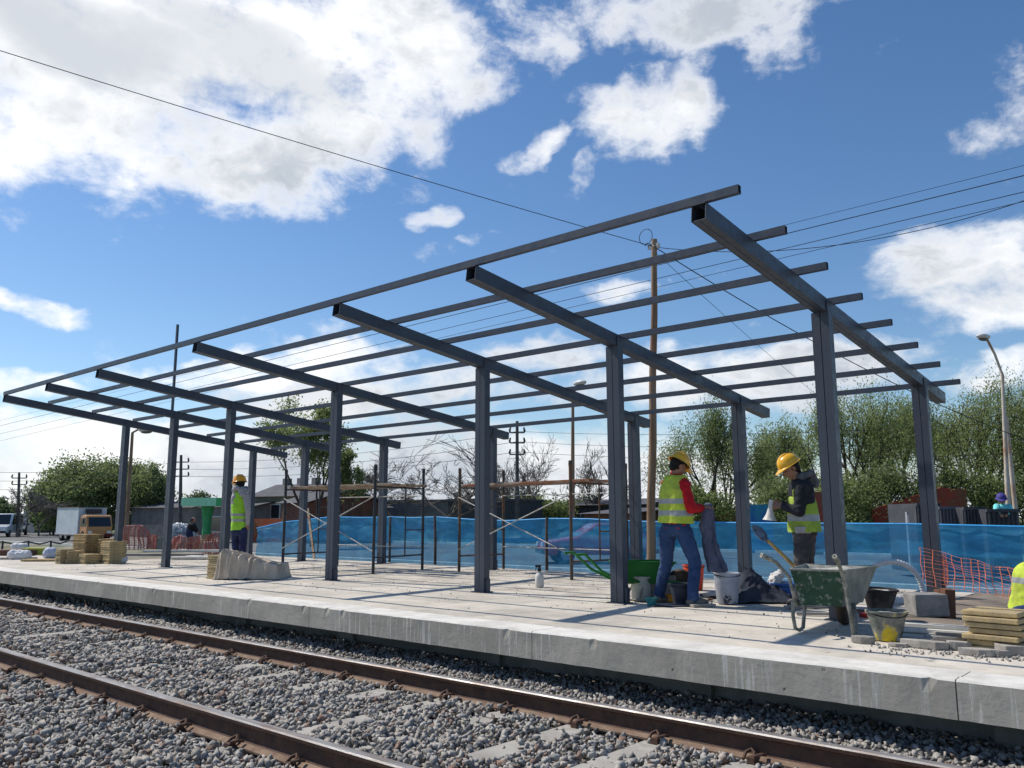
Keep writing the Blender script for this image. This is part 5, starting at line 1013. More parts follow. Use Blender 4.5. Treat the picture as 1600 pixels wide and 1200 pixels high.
# far worker bending by the green kiosk column
D6 = 33; f6 = base(302, D6); J = dict(pelvis=gd(296, 829, D6), neck=gd(301, 818, D6), head=gd(302, 813.5, D6), shL=gd(303, 820, D6-.1), elL=gd(306, 826, D6-.1), wrL=gd(309, 829, D6), shR=gd(300, 820, D6+.2), elR=gd(303, 827, D6+.2), wrR=gd(307, 831, D6+.2),
         hipL=gd(296, 832, D6-.1), knL=gd(300, 842, D6-.1), anL=gd(296, 865, D6), hipR=gd(294, 832, D6+.1), knR=gd(297, 842, D6+.2), anR=gd(292, 865, D6+.3), toeL=Rv, toeR=Rv)
for s in 'LR': J['an'+s].z = -.4; J['sole'+s] = -.5
person('small person in dark clothes and pale helmet stooping beside the green kiosk column', D6, f6, J, Rv*.8-Uv*.4, Rv*.8-Uv*.5, dict(legs='navy', top='black'), helm=None, k=1.0)
# ------------------------------------------------------------------ tools and materials on the platform
OM = dict(green=mat('worn_green_steel', (.025, .065, .038), .75, (.038, .085, .05), 3, (.4, .65), vary=.2, bump=.3, bs=30, col3=(.27, .285, .25), ns3=16, th3=(.53, .61)), greenlt=mat('cement_caked_tray', (.20, .22, .19), .95, (.33, .32, .29), 4, (.4, .6), vary=.2, bump=.6, bs=25), bright=mat('bright_green_tray', (.02, .17, .025), .6, (.025, .14, .03), 2, vary=.1),
          mortar=mat('fresh_mortar', (.36, .34, .31), 1, (.52, .50, .46), 9, (.45, .6), vary=.2, bump=1, bs=25, col3=(.10, .10, .095), ns3=16, th3=(.60, .68)), tube=mat('cement_splashed_tube', (.16, .17, .14), .8, (.36, .34, .30), 9, (.42, .6), vary=.2, bump=.3), tyre=mat('muddy_tyre', (.06, .045, .035), .95, (.11, .08, .06), 6, bump=.4),
          bucket=mat('cement_caked_bucket', (.13, .14, .12), .9, (.34, .33, .29), 5, (.42, .60), vary=.2, bump=.6, bs=20, col3=(.55, .42, .03), ns3=2.4, th3=(.53, .57)), black=mat('black_rubber_bucket', (.025, .025, .028), .7, (.07, .07, .068), 6, (.5, .65), bump=.3), white=mat('splashed_white_bucket', (.44, .46, .52), .6, (.34, .36, .42), 4, (.42, .62), vary=.1, bump=.2, col3=(.03, .04, .07), ns3=5.0, th3=(.57, .59)), red=mat('orange_red_bucket', (.75, .07, .02), .45, vary=.06), grey=mat('grey_canvas', (.05, .058, .078), .95, (.03, .035, .05), 2.5, (.4, .6), vary=.15, bump=.4, bs=40),
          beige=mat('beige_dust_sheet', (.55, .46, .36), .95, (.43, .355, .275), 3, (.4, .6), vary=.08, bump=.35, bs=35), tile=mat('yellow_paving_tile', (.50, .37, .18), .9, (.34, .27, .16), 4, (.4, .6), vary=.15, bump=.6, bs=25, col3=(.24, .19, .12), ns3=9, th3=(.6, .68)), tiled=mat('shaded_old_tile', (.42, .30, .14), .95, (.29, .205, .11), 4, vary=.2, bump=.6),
          hose=mat('white_corrugated_hose', (.62, .62, .62), .45, (.5, .5, .5), 6, vary=.05), blue=mat('blue_plastic', (.02, .10, .38), .5, (.03, .13, .45), 3), brown=mat('brown_wood_block', (.16, .075, .045), .9, (.10, .06, .045), 4, bump=.4), block=mat('grey_concrete_block', (.23, .22, .21), .95, (.32, .305, .285), 2.5, (.42, .62), vary=.15, bump=.5), slabst=mat('broken_slab', (.38, .35, .31), .95, (.27, .25, .22), 5, vary=.2, bump=.6, bs=20), teal=mat('teal_plastic', (.02, .16, .17), .5))
def wheelbarrow(label, T, body_m, side_m, mort=True, k=1.0):
    # local frame: x right, y forward to the wheel, z up
    c = T @ Vector((0, 0, 0)); t = thing('wheelbarrow', label, 'wheelbarrow', c)
    def nb(): m_ = MB(); m_.M = T; return m_
    zb_, zt = .25*k, .57*k; B = [(-.19, -.32), (.17, -.32), (.24, .24), (-.24, .24)]; Tp = [(-.25, -.40), (.225, -.40), (.345, .46), (-.32, .46)]
    bo = [(x*k, y*k, zb_) for x, y in B]; to = [(x*k, y*k, zt) for x, y in Tp]; inn = .015*k
    bi = [(x*(k-.03), y*(k-.03), zb_+inn) for x, y in B]; ti = [(x*(k-.05), y*(k-.04), zt) for x, y in Tp]
    m_ = nb(); m_.add(bo+to+bi+ti, [(0, 3, 2, 1)]+[(i, (i+1) % 4, 4+(i+1) % 4, 4+i) for i in range(4)]+[(8, 9, 10, 11)]+[(8+i, 12+i, 12+(i+1) % 4, 8+(i+1) % 4) for i in range(4)]+[(4+i, 4+(i+1) % 4, 12+(i+1) % 4, 12+i) for i in range(4)])
    for q in range(len(m_.m)): m_.m[q] = 1 if q in (2, 3, 5, 6, 7, 8, 9, 10, 11, 12, 13) else 0
    tray = m_.build('tray', [body_m, side_m], t)
    m_ = nb(); m_.path([Vector(p) for p in to]+[Vector(to[0])], .011, 8); m_.build('rim', side_m, tray, smooth=True)
    return t, nb
bc = gz(1293, 968, 0); bz = math.atan2(Fv.y, Fv.x)-math.pi/2 - .12
T1 = Matrix.Translation(Vector((-3.06, 7.98, 0))) @ Matrix.Rotation(YAW-.58, 4, 'Z')
wb, nb = wheelbarrow('cement splashed dark green wheelbarrow full of mortar in front of the right near column', T1, OM['green'], OM['greenlt'])
m_ = nb(); rg = random.Random(3); G = []
for j in range(15):
    for i in range(15):
        fx, fy = i/14, j/14; x = (-.235+.45*fx+.17*fy*(fx-.47)); y = -.375+.80*fy; ed = min(fx, 1-fx, fy, 1-fy); G.append((x, y, .515+.05*min(1, ed*5)*(.6+noise.noise(Vector((x*5, y*5, 0))))+.015*noise.noise(Vector((x*22, y*22, 4)))))
m_.add(G, [(j*15+i, j*15+i+1, (j+1)*15+i+1, (j+1)*15+i) for j in range(14) for i in range(14)]); mo = m_.build('mortar', OM['mortar'], wb, smooth=True, fix=False)
for s, tip, bx in ((-1, (-.42, -.61, .69), -.25), (1, (.20, -.60, .69), .215)):
    m_ = nb(); m_.path([tip, (tip[0]*.55+bx*.45, -.52, .64), (bx*1.02, -.42, .50), (bx*.98, -.28, .24), (s*.18, .25, .24), (s*.10, .58, .20)], .0165, 10); m_.lathe(tip, [(.008, -.002), (.008, .03), (.023, .03), (.023, -.08), (.019, -.085)], 12, axis=(Vector(tip)-Vector((tip[0]*.55+bx*.45, -.52, .64)))); m_.build('handle', OM['tube'], wb, smooth=True)
m_ = nb(); m_.path([(-.25, -.36, .28), (-.255, -.36, .15), (-.245, -.345, .04), (-.22, -.30, .02), (-.20, -.25, .04), (-.195, -.20, .16), (-.20, -.12, .26)], .017, 8); m_.build('leg', OM['tube'], wb, smooth=True)
m_ = nb(); m_.path([(.225, -.39, .48), (.235, -.38, .30), (.25, -.35, .10), (.245, -.32, .02), (.26, -.26, .04), (.25, -.18, .18), (.22, -.08, .26)], .018, 8); m_.build('leg', OM['tube'], wb, smooth=True)
m_ = nb(); m_.lathe((0, .53, .18), [(.10, -.04), (.165, -.045), (.18, -.02), (.18, .02), (.165, .045), (.10, .04)], 24, axis=(1, 0, 0)); w_ = m_.build('wheel', OM['tyre'], wb, smooth=True)
m_ = nb(); m_.lathe((0, .53, .18), [(.012, -.07), (.012, -.035), (.10, -.03), (.10, .03), (.012, .035), (.012, .07)], 16, axis=(1, 0, 0)); m_.build('rim', OM['tube'], w_, smooth=True)
# shovel lying across the barrow
sh = thing('shovel', 'shovel with a wooden shaft and upturned steel blade resting in the mortar wheelbarrow', 'shovel', gd(1245, 888, 8.9)); a = gd(1246, 890, 8.55); b = gd(1200, 845, 8.95); c = gd(1178, 822, 9.1)
mb = MB(); mb.path([a, a.lerp(b, .5)+Uv*.004, b], [.021, .019, .018], 10); mb.build('shaft', mat('yellow_wood_shaft', (.50, .30, .08), .7, (.38, .20, .06), 6, vary=.15), sh, smooth=True)
mb = MB(); d = (c-b).normalized(); w = _F*1.0; nrm = d.cross(w).normalized(); ww = [(-.02, .022), (.03, .03), (.06, .07), (.16, .078), (.22, .045), (.25, .01)]; vs = []
for s_, h in ww: vs += [b+d*s_+(w*.45+Rv*.45+Uv*.35).normalized()*h*q+nrm*.02*(1-q*q) for q in (-1, -.5, 0, .5, 1)]
mb.add(vs, [(i*5+j, i*5+j+1, (i+1)*5+j+1, (i+1)*5+j) for i in range(5) for j in range(4)]); o = mb.build('blade', mat('steel_blade', (.30, .30, .30), .4, (.12, .11, .10), 8, (.45, .6), metal=.5), sh, smooth=True); o.modifiers.new('t', 'SOLIDIFY').thickness = .006
# bright green barrow behind the near column
p = gz(1015, 935, 0); gb = gd(1000, 925, 11.0); T2 = Matrix.Translation(Vector((gb.x, gb.y, 0))) @ Matrix.Rotation(YAW+math.pi/2-.1, 4, 'Z')
T2 = Matrix(((-_R.x, -_F.x, 0, gb.x), (-_R.y, -_F.y, 0, gb.y), (0, 0, 1, 0), (0, 0, 0, 1))) @ Matrix.Rotation(R(100), 4, 'Z')
wb2, nb = wheelbarrow('clean bright green wheelbarrow standing behind the man in red sleeves', T2, OM['bright'], OM['bright'], k=.84)
for s in (-1, 1):
    m_ = nb(); m_.path([(s*.30, -.92, .58), (s*.29, -.80, .59), (s*.25, -.58, .38), (s*.22, -.30, .24), (s*.18, .25, .24), (s*.08, .60, .20)], .018, 8); m_.build('handle', OM['bright'], wb2, smooth=True)
    m_ = nb(); m_.path([(s*.22, -.30, .24), (s*.25, -.28, .02), (s*.24, -.10, .02), (s*.20, .0, .24)], .015, 8); m_.build('leg', OM['tube'], wb2, smooth=True)
m_ = nb(); m_.lathe((0, .55, .19), [(.10, -.04), (.17, -.045), (.19, -.02), (.19, .02), (.17, .045), (.10, .04)], 24, axis=(1, 0, 0)); w_ = m_.build('wheel', OM['tyre'], wb2, smooth=True)
m_ = nb(); m_.lathe((0, .55, .19), [(.012, -.07), (.012, -.035), (.10, -.03), (.10, .03), (.012, .035), (.012, .07)], 16, axis=(1, 0, 0)); m_.build('rim', OM['tube'], w_, smooth=True)
def bucket(name, label, u, vb, r0, r1, h, m, cat='bucket', fill=None, D=None, tilt=None, handle=True, z=0.0, hx=0):
    p = gz(u, vb, z) if D is None else gd(u, vb, D); 
    if D is not None: p.z = z
    t = thing(name, label, cat, p); ax = Vector(tilt or (0, 0, 1)); mb = MB()
    mb.lathe(p, [(.001, .004), (r0*.96, .004), (r0, .012), (r1*.99, h-.02), (r1+.012, h-.018), (r1+.014, h), (r1-.004, h), (r1-.008, h-.02), (r0-.006, .02), (.001, .018)], 28, axis=ax); jitter(mb, .006, 9, u); mb.build('body', m, t, smooth=True)
    if fill: mb = MB(); mb.lathe(p+ax*(h*.82), [(.001, .03), (r1*.5, .025), (r1*.93, .0)], 20, axis=ax); jitter(mb, .02, 25, u); mb.build('contents', fill, t, smooth=True)
    if handle: mb = MB(); mb.path([p+ax*h+Rv*math.cos(a)*(r1+.012)-Fv*(math.sin(a)*r1*.95)*1+Uv*(-.045*math.sin(a)) for a in [math.pi*i/14 for i in range(15)]], .005, 6); mb.build('handle', M['wire'], t, smooth=True)
    return t
bucket('mortar_bucket', 'cement caked bucket with a yellow splash in front of the wheelbarrow', 1388, 1001, .105, .158, .25, OM['bucket'], fill=OM['mortar'])
bucket('rubber_bucket', 'black rubber bucket of mortar tilted on the slab behind the yellow splashed bucket', 1374, 948, .11, .17, .24, OM['black'], fill=OM['mortar'], D=8.9, tilt=(.06, 0, 1), handle=False, z=.07)
bucket('paint_bucket', 'large dirty white bucket of paint beside the grey canvas', 1137, 943, .125, .160, .37, OM['white'], fill=mat('white_paint', (.7, .7, .7), .4))
bucket('red_bucket', 'orange red bucket standing behind the legs of the man in red sleeves', 1085, 922, .12, .15, .36, OM['red'])
bucket('dark_bucket', 'dark bucket between the boots of the man in red sleeves', 1064, 944, .09, .125, .25, OM['grey'], fill=OM['slabst'])
bucket('pale_tub', 'pale plastic tub with a green mark behind the near column', 1002, 930, .12, .13, .30, mat('pale_tub_plastic', (.45, .45, .40), .6, (.33, .35, .32), 5), D=10.9)
bucket('small_pot', 'small dark teal pot at the foot of the near column', 1018, 938, .05, .065, .10, OM['teal'], D=10.2, handle=False)
bucket('crate_tub', 'blue tub of offcuts behind the grey canvas and the wheelbarrow', 1228, 935, .17, .20, .22, OM['blue'], D=10.9, fill=OM['tile'])
bucket('orange_tub', 'small orange tub between the boots of the man in red sleeves', 1047, 932, .06, .07, .09, mat('orange_plastic', (.75, .30, .03), .5), D=10.75, handle=False)
# bag standing in the blue tub
mb = MB(); c = gd(1228, 935, 10.9); c.z = .22; c = c-_R*.10; mb.caps(c-_R*.03, .07, c+Uv*.07, .055); mb.caps(c+Uv*.05, .05, c+Uv*.12+_R*.05, .03); t_ = thing('cement_bag', 'scrunched white bag poking out of the blue tub', 'bag', c); voxel(mb, 'bag', mat('white_bag', (.6, .58, .56), .8), t_, .012, 1, wr=.03, wsc=16)
# spray bottle
p = gz(843, 917, 0); t = thing('spray_bottle', 'pale plastic spray bottle with a black trigger standing alone on the platform', 'bottle', p); mb = MB(); mb.lathe(p, [(.001, 0), (.062, .002), (.068, .02), (.068, .15), (.055, .19), (.028, .215), (.024, .235)], 22); mb.build('bottle', mat('milky_plastic', (.62, .60, .55), .5, vary=.06), t, smooth=True)
mb = MB(); mb.lathe(p+Uv*.232, [(.03, 0), (.03, .03), (.02, .04), (.018, .09)], 14); mb.box(p+Uv*.31-Rv*.02, (.09, .03, .035), YAW); mb.bar(p+Uv*.30-Rv*.045, p+Uv*.24-Rv*.06, .012, .012, _F); mb.build('trigger', OM['black'], t, bevel=.003)
# grey canvas heap round the second rear column
rt = thing('grey_canvas', 'dark grey blue canvas heaped round the foot of the second rear column', 'canvas', gz(1190, 945, 0)); C0 = gz(1198, 941, 0)+_F*.16
def drape(parent, name, m, c, ax, ay, L, W_, hf, seed, amp=.03, nu=84, nv=54, fs=(2.2, 7.0)):
    mb = MB(); ax, ay = ax.normalized(), ay.normalized()
    for j in range(nv+1):
        for i in range(nu+1):
            s, t = -1+2*i/nu, -1+2*j/nv; e = 1+.16*noise.noise(Vector((s*1.7+seed, t*1.7, 1))); p = c+ax*s*L/2*e+ay*t*W_/2*(1+.18*noise.noise(Vector((s*2.1, t*2, seed))))
            w = .5*noise.noise(Vector((s*2, t*2, seed+3))); q = 1-abs(noise.noise(Vector((s*fs[0]+t*1.2+w, t*fs[0]*.8-s*.8+w, seed+7))))*2.4; q2 = 1-abs(noise.noise(Vector((s*fs[1]+w*3, t*fs[1]*.6, seed))))*2
            h = hf(s, t); ed = min(1, (1-abs(s))*5+.0, (1-abs(t))*5+.0); z = max(0, h)+amp*(max(0, q)**3+.3*max(0, q2)**2)*(.25+min(1, h*6)); p = p+Vector((0, 0, .006+z*(.15+.85*max(0, ed))))
            mb.v.append(p+(ax*noise.noise(p*7)+ay*noise.noise(p*7+Vector((5, 5, 5))))*.03)
    mb.f = [(j*(nu+1)+i, j*(nu+1)+i+1, (j+1)*(nu+1)+i+1, (j+1)*(nu+1)+i) for j in range(nv) for i in range(nu)]; mb.m = [0]*len(mb.f)
    o = mb.build(name, m, parent, smooth=True, fix=False); o.modifiers.new('t', 'SOLIDIFY').thickness = .006; return o
drape(rt, 'canvas', OM['grey'], C0, _R, _F, .98, .62, lambda s, t: .30*math.exp(-((s+.42)/.38)**2-(t/.8)**2)+.16*math.exp(-((s-.15)/.5)**2-(t/.7)**2), 4, .05)
# hose coil: an arch and a loop on the block
t = thing('hose_coil', 'white corrugated hose arching up in a loop beside the rear column', 'hose', gz(1410, 938, 0)); DH = 9.9
arc = [gd(1354, 925, DH), gd(1354, 908, DH), gd(1358, 893, DH), gd(1370, 883, DH), gd(1388, 878, DH), gd(1408, 880, DH), gd(1426, 890, DH), gd(1437, 906, DH), gd(1443, 925, DH), gd(1446, 940, DH)]
def smoothpts(P, n=8):
    out = []
    for i in range(len(P)-1):
        p0, p1, p2, p3 = P[max(i-1, 0)], P[i], P[i+1], P[min(i+2, len(P)-1)]
        for j in range(n):
            s = j/n; out.append(.5*((2*p1)+(p2-p0)*s+(2*p0-5*p1+4*p2-p3)*s*s+(3*p1-p0-3*p2+p3)*s**3))
    return out+[P[-1]]
pp = smoothpts(arc, 14); mb = MB(); mb.path(pp, [.031+.0035*math.sin(i*2.1) for i in range(len(pp))], 12); mb.build('hose', OM['hose'], t, smooth=True)
lo = [gd(1370, 932, DH+.1), gd(1385, 938, DH-.05), gd(1410, 941, DH-.12), gd(1440, 940, DH-.1), gd(1458, 935, DH-.02)]
pp = smoothpts(lo, 14); mb = MB(); mb.path(pp, [.034+.0035*math.sin(i*2.1) for i in range(len(pp))], 12); mb.build('hose', OM['hose'], t, smooth=True)
lo = [gd(1385, 933, DH+.25), gd(1410, 934, DH+.2), gd(1440, 930, DH+.1)]
pp = smoothpts(lo, 14); mb = MB(); mb.path(pp, [.030+.0035*math.sin(i*2.1) for i in range(len(pp))], 12); mb.build('hose', OM['hose'], t, smooth=True)
# concrete block, brown block, lit concrete strips and scattered things on the right
def item(name, label, cat, c, d, rz, m, bev=.008, rx=0, ry=0, jit=.004, group=None, z=None):
    mb = MB(); mb.box((0, 0, 0), d, rz, rx, ry)
    for i in range(len(mb.v)): mb.v[i] = mb.v[i]+Vector(c)
    if jit: jitter(mb, jit, 17, c[0])
    return tag(mb.build(name, m, loc=c, bevel=bev), label, cat, group)
p = gd(1449, 962, 9.35); item('concrete_footing', 'rough grey concrete block under the white hose loop', 'block', (p.x, p.y, .10), (.36, .30, .24), YAW-.05, OM['block'], .02, jit=.02)
p = gd(1483, 962, 9.3); item('wood_block', 'reddish brown timber block leaning by the last rear column', 'block', (p.x, p.y, .11), (.11, .12, .32), YAW, OM['brown'], .006, rx=.1, jit=.01)
p = gd(1472, 962, 9.45); item('wood_block', 'dark brown timber offcut between the grey block and the reddish one', 'block', (p.x, p.y, .10), (.10, .10, .30), YAW+.2, OM['brown'], .006, jit=.01)
for k, (u, v, L, lab) in enumerate(((1462, 979, .95, 'upper pale strip of painted sunlit concrete behind the rubble slabs'), (1462, 987, 1.05, 'lower pale strip of painted sunlit concrete behind the rubble slabs'))):
    p = gz(u, v, 0.02); item('lit_concrete_strip', lab, 'board', (p.x, p.y, .022), (L, .07, .035), R(8)-.02, mat('lit_concrete_strip', (.6, .58, .53), .8), .003, jit=.003)  # thin pale boxes stand in for sunlit concrete between purlin shadows
for k, (u, v, lab, L, rz) in enumerate(((1270, 950, 'pale plank on the floor seen between the wheelbarrow legs', .7, .9), (1290, 962, 'grey pipe offcut on the floor under the wheelbarrow', .6, .5), (1350, 958, 'dark stick on the floor right of the wheelbarrow wheel', .5, -.3))):
    p = gz(u, v, 0); item('plank_offcut', lab, 'offcut', (p.x, p.y, .02), (L, .07, .03), rz, (OM['slabst'], OM['block'], OM['brown'])[k], .004)
p = gz(1351, 966, 0); item('red_tool', 'small dark red tool lying behind the yellow splashed bucket', 'tool', (p.x, p.y, .03), (.10, .06, .05), .2, mat('dark_red', (.25, .02, .02), .5), .008)
# rubble slabs
def slab(label, u, v, L, w_, h, rz, z, m, seed, grp='broken slabs at the platform edge'):
    rg = random.Random(seed); n = 7; pts = []
    for i in range(n): a = 2*math.pi*i/n+rg.uniform(-.25, .25); pts.append((math.cos(a)*L/2*rg.uniform(.75, 1.05), math.sin(a)*w_/2*rg.uniform(.75, 1.05)))
    c = gz(u, v, z); mb = MB(); mb.M = Matrix.Translation(c) @ Matrix.Rotation(rz, 4, 'Z') @ Matrix.Rotation(rg.uniform(-.06, .06), 4, 'X'); mb.prism(pts, (1, 0, 0), (0, 1, 0), (0, 0, 0), (0, 0, h)); jitter(mb, .008, 23, seed)
    return tag(mb.build('slab_piece', m, loc=c, bevel=.006), label, 'slab piece', grp)
SB = [(1350, 1005, .22, .14, .045, .1, 0, 'small lone slab chip left of the rubble'), (1428, 1004, .42, .25, .03, .1, 0, 'flat broken slab at the left end of the rubble'), (1444, 1012, .42, .2, .045, -.1, 0, 'broken slab with a pale top nearest the tracks'), (1490, 998, .40, .22, .04, .2, .03, 'broken slab leaning on top of the middle rubble'),
      (1480, 1004, .46, .24, .045, .1, 0, 'long slab piece in the middle of the rubble'), (1498, 1015, .22, .16, .05, .4, 0, 'small chunky slab piece below the long one'), (1522, 1002, .26, .2, .05, -.2, .02, 'grey slab piece touching the stacked tiles'), (1545, 1016, .36, .2, .035, 0, 0, 'thin slab piece before the stacked tiles'), (1530, 1024, .3, .18, .04, .3, 0, 'slab chip nearest the edge right of the centre'),
      (1580, 1010, .34, .22, .05, -.15, .0, 'thick slab piece right of the stacked tiles'), (1582, 1022, .32, .2, .06, .15, 0, 'thick rough slab piece at the lower right'), (1602, 1004, .3, .2, .05, .2, .05, 'slab piece cut off by the right edge'), (1560, 1026, .18, .1, .035, .5, 0, 'tiny slab chip at the rubble front'), (1404, 1010, .2, .12, .02, .2, 0, 'thin chip beside the yellow splashed bucket')]
for i, (u, v, L, w_, h, rz, z, lab) in enumerate(SB): slab(lab, u, v, L*.95, w_, h*1.3, rz, z, OM['slabst'] if i % 3 else mat('darker_slab', (.29, .27, .24), .95, (.2, .185, .165), 4, vary=.2, bump=.5), 200+i)
pr = [gz(u, v, .0) for u, v in ((1400, 1000), (1430, 1020), (1500, 1010), (1585, 1030), (1420, 1008))]; cs = []
for q in range(420): c = random.choice(pr)+Vector((random.gauss(0, .22), random.gauss(0, .12), 0)); cs.append((c.x, max(c.y, 6.2), .006))
tag(stones('rubble_crumbs', np.array(cs), rng.uniform(.005, .018, len(cs)), [OM['slabst'], OM['block']], seed=22, mats=[.6, .4]), kind='stuff')
# paving tiles in stacks: every tile is a thing
def tile_stack(desc, p, n, w_, d_, h, rz, m, gap=.003, j=.012, grp='stacked paving tiles'):
    z = 0.0
    for i in range(n):
        rr_ = rz+random.uniform(-.03, .03); c = Vector((p[0]+random.uniform(-j, j), p[1]+random.uniform(-j, j), z+h/2)); mb = MB()
        mb.box(c, (w_, d_, h), rr_)
        pos = 'topmost' if i == n-1 else ('bottom' if i == 0 else f'{("second", "third", "fourth", "fifth", "sixth", "seventh", "eighth", "ninth", "tenth", "eleventh", "twelfth", "thirteenth", "fourteenth", "fifteenth", "sixteenth", "seventeenth", "eighteenth")[n-2-i]} from the top')
        tag(mb.build('paving_tile', m, loc=c, bevel=.007), f'{pos} tile of {desc}', 'tile', grp); z += h+gap
ps = gz(1552, 1019, 0)
tile_stack('the ochre stack beside the crouching person', (ps.x+.03, ps.y+.15), 7, .40, .38, .038, -.08, OM['tile'], .007, .03, 'ochre tiles stacked by the crouching person')
p = gz(338, 905, 0)+_F*.22; tile_stack('the stack under the beige dust sheet', (p.x, p.y), 11, .34, .34, .034, .1, OM['tile'])
def lst(u, v, dy=.2): q = gz(u, v, 0)+_F*dy; return (q.x, q.y)
tile_stack('the tallest wide stack on the far left', lst(120, 880, .45), 18, .60, .42, .034, .1, OM['tiled'])
tile_stack('the stack just right of the tallest one', lst(148, 880, .45), 15, .40, .40, .034, -.05, OM['tiled'])
tile_stack('the right stack of the far left group', lst(168, 881, .25), 14, .48, .40, .034, .0, OM['tile'])
tile_stack('the low front stack of the far left group', lst(131, 881, .18), 6, .48, .36, .034, .05, OM['tile'])
tile_stack('the short orange stack at far left', lst(94, 881, .2), 9, .24, .34, .034, .1, OM['tile'])
tile_stack('the narrow stack beside the orange one', lst(106, 881, .2), 8, .28, .3, .034, -.1, OM['tile'])
# beige dust sheet over tiles
rt = thing('dust_sheet', 'beige dust sheet draped over stacked tiles in front of the man in the lime vest', 'dust sheet', gz(385, 905, 0)); mb = MB()
q = lambda u, v, z=0: gz(u, v, z)
C1 = q(384, 906)+_F*.40
def hs_(s, t):
    top = .44-.19*min(1, max(0, (s+.7)/1.3)); e = max(0, min(1, (1-abs(t))/.22)); e2 = max(0, min(1, (1-abs(s))/.16)); return top*(e*e*(3-2*e))*(e2*e2*(3-2*e2))
def folded(parent, name, m, c, ax, ay, L, W_, hf, lines, nu=150, nv=90):
    ax, ay = ax.normalized(), ay.normalized(); P = []
    for j in range(nv+1):
        for i in range(nu+1):
            s, t = -1+2*i/nu, -1+2*j/nv; e = 1+.10*noise.noise(Vector((s*2, t*2, 1))); P.append(c+ax*s*L/2*e+ay*t*W_/2*(1+.14*noise.noise(Vector((s*3.1, t*2, 8))))+Vector((0, 0, .008+hf(s, t))))
    K = nu+1; Q = []
    for j in range(nv+1):
        for i in range(nu+1):
            s, t = -1+2*i/nu, -1+2*j/nv; p = P[j*K+i]; du = P[j*K+min(i+1, nu)]-P[j*K+max(i-1, 0)]; dv = P[min(j+1, nv)*K+i]-P[max(j-1, 0)*K+i]; n = du.cross(dv).normalized(); f = 0
            for (s0, t0, s1, t1, wd, am) in lines:
                dx, dy = s1-s0, t1-t0; q = max(0, min(1, ((s-s0)*dx+(t-t0)*dy)/(dx*dx+dy*dy))); ex = s-s0-q*dx+.05*noise.noise(Vector((s*4, t*4, s0*9))); ey = t-t0-q*dy; f = max(f, am*math.exp(-(ex*ex+ey*ey*.5)/(wd*wd))*(.35+.65*math.sin(math.pi*min(1, max(0, q*.9+.05)))))
            z0 = hf(s, t); r = p+n*(f+.010*noise.noise(p*9)+.006*noise.noise(p*21)); r.z = max(r.z, .006); Q.append(r)
    mb = MB(); mb.v = Q; mb.f = [(j*K+i, j*K+i+1, (j+1)*K+i+1, (j+1)*K+i) for j in range(nv) for i in range(nu)]; mb.m = [0]*len(mb.f)
    o = mb.build(name, m, parent, smooth=True, fix=False); o.modifiers.new('t', 'SOLIDIFY').thickness = .005; return o
folded(rt, 'sheet', OM['beige'], C1, _R, _F, 1.14, .80, hs_, [(-.62, -.1, -.80, -1, .045, .07), (-.45, .0, -.62, -1, .05, .06), (-.1, .1, -.55, -.98, .05, .075), (.12, .0, -.30, -1, .055, .07), (.30, -.1, -.02, -1, .05, .06), (.5, -.45, .1, -1, .04, .05), (.75, -.4, .5, -1, .04, .04), (-.8, .2, -.3, -.3, .06, .05), (-.2, .3, .4, -.35, .06, .05), (.2, .2, .85, -.5, .05, .035)])
# bags and bundles at the far left
def lump(name, label, cat, u, v, r, L, m, seed, z=0, dirv=None, wr=.02):
    c = gz(u, v, 0)+Uv*z; t = thing(name, label, cat, c); mb = MB(); d = (dirv or _R).normalized(); mb.caps(c-d*L/2+Uv*r*.8, r, c+d*L/2+Uv*r*.8, r*.9); voxel(mb, 'bag', m, t, .018, 1, cut=[(c+Uv*.002, Vector((0, 0, -1)))], wr=wr, wsc=7+seed)
WB = mat('white_sack', (.6, .6, .62), .8, vary=.06); 
lump('cement_sack', 'white sack in the heap at the far left edge of the platform', 'sack', 30, 874, .13, .35, WB, 1); lump('cement_sack', 'white sack on top of the other at the far left', 'sack', 30, 866, .11, .28, WB, 2, z=.12)
lump('plastic_bag', 'crumpled pale blue plastic bag leaning on the short orange tile stack', 'bag', 79, 872, .16, .05, mat('pale_blue_bag', (.42, .46, .56), .6), 3); lump('plastic_bag', 'small white bag at the right foot of the tile stacks', 'bag', 190, 880, .11, .04, WB, 4)
for k, (u, v, L, h, m, lab) in enumerate(((8, 868, 1.4, .16, OM['brown'], 'dark timber bundle at the very left edge of the platform'), (53, 867, .75, .2, mat('yellow_sheet', (.42, .45, .08), .8), 'yellow green wrapped package beside the white sacks'), (60, 877, .9, .05, OM['tiled'], 'reddish plank lying in front of the yellow package'), (10, 874, 1.2, .05, OM['slabst'], 'pale plank lying under the dark timber bundle'))):
    p = gz(u, v, 0); item('bundle', lab, 'bundle', (p.x, p.y+.1, h/2), (L, .35, h), YAW, m, .02, jit=.02)
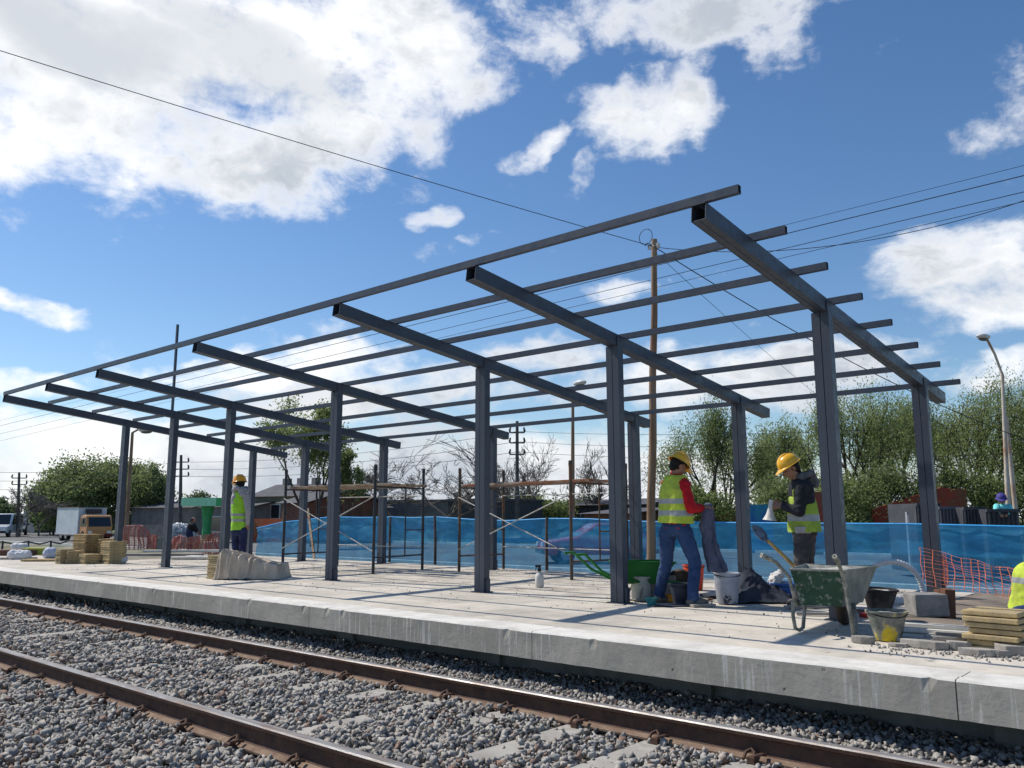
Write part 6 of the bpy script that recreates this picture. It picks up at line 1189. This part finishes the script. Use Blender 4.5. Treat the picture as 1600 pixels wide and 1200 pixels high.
# blocks and planks behind the front columns on the left
for k, (u, v, d, m, lab, z) in enumerate(((243, 860, (.55, .4, .55), OM['block'], 'upright grey concrete block just left of the sixth front column', 0), (309, 858, (.45, .3, .42), OM['tile'], 'ochre block behind the beige dust sheet', 0), (330, 858, (.75, .3, .32), mat('pale_block', (.5, .47, .43), .9), 'pale block right of the ochre one behind the dust sheet', 0))):
    p = gz(u, v, -.3); item('building_block', lab, 'block', (p.x, p.y, d[2]/2-.3), d, YAW, m, .01, jit=.01)
for k, (u, v, L, rz, lab, z) in enumerate(((300, 862, 2.6, .05, 'long pale plank raised behind the beige dust sheet', .12), (325, 872, 1.6, -.6, 'pale plank slanting down behind the dust sheet', .03), (230, 868, 3.0, .02, 'grey kerb stone lying left of the sixth front column', .04), (305, 873, 1.2, .1, 'short pale board lying flat by the dust sheet', .01))):
    p = gz(u, v, z); item('long_plank', lab, 'plank', (p.x, p.y, z+.02), (L, .22, .06), YAW+rz, M['conc_lip'] if k != 2 else OM['block'], .006)
# mound and silver foil of building sheeting, left
lump('foil_sheet', 'crumpled silver and white sheeting on the pink netting', 'sheeting', 283, 850, .5, .3, mat('silver_foil', (.6, .62, .64), .35, (.3, .32, .34), 6, metal=.3), 5, z=-.1, wr=.08)
# orange net knotted round the last rear column
cx, cy = FX[0], 12.305
npts = [(cx-.12, cy-.16, .16, .48), (cx+.14, cy-.16, .14, .44), (cx+.45, cy-.35, .12, .40), (cx+1.0, cy-.9, .10, .36), (cx+1.5, cy-1.5, .08, .36), (cx+2.0, cy-2.0, .05, .36), (cx+2.8, cy-2.9, 0, .4)]
net('safety_net', 'bright orange safety net knotted round the last rear column and stretched to the right edge', npts, 1, M['net_orange'], .15, .0036, seed=3, hr=.42, hc=.045, sg_=.45)
mb = MB()
for k in range(12):
    z = .16+.03*k; mb.path([(cx+math.cos(a)*.13, cy+.075+math.sin(a)*.11, z+.03*math.sin(a*2+k)) for a in [2*math.pi*i/16 for i in range(17)]], .0035, 4)
for k in range(14): a = 2*math.pi*k/14; mb.path([(cx+math.cos(a)*.135, cy+.075+math.sin(a)*.115, .14), (cx+math.cos(a+.3)*.14, cy+.075+math.sin(a+.3)*.12, .34), (cx+math.cos(a+.2)*.13, cy+.075+math.sin(a+.2)*.11, .56)], .004, 4)
tag(mb.build('net_bundle', M['net_orange'], loc=(cx, cy, .2), fix=False), 'tight bundle of orange netting wound round the last rear column', 'net')
# bits on the ground near the man in red sleeves
for k, (u, v, d, m, lab, rz) in enumerate(((1105, 940, (.5, .025, .02), OM['brown'], 'thin stick propped beside the white paint bucket', 1.1), (1120, 933, (.35, .3, .03), OM['grey'], 'dark boards lying left of the white paint bucket', .2), (1098, 948, (.3, .1, .03), OM['slabst'], 'dusty offcut in front of the man in red sleeves', .3), (1050, 947, (.5, .2, .012), OM['grey'], 'flat dark sheet under the boots of the man in red sleeves', .1), (1030, 920, (.35, .3, .3), OM['block'], 'dark box behind the left boot of the man in red sleeves', .2))):
    p = gz(u, v, 0) if k != 4 else gd(1030, 920, 11.1); item('floor_offcut' if k != 4 else 'tool_box', lab, 'offcut' if k != 4 else 'box', (p.x, p.y, d[2]/2+.002), d, YAW+rz, m, .004)
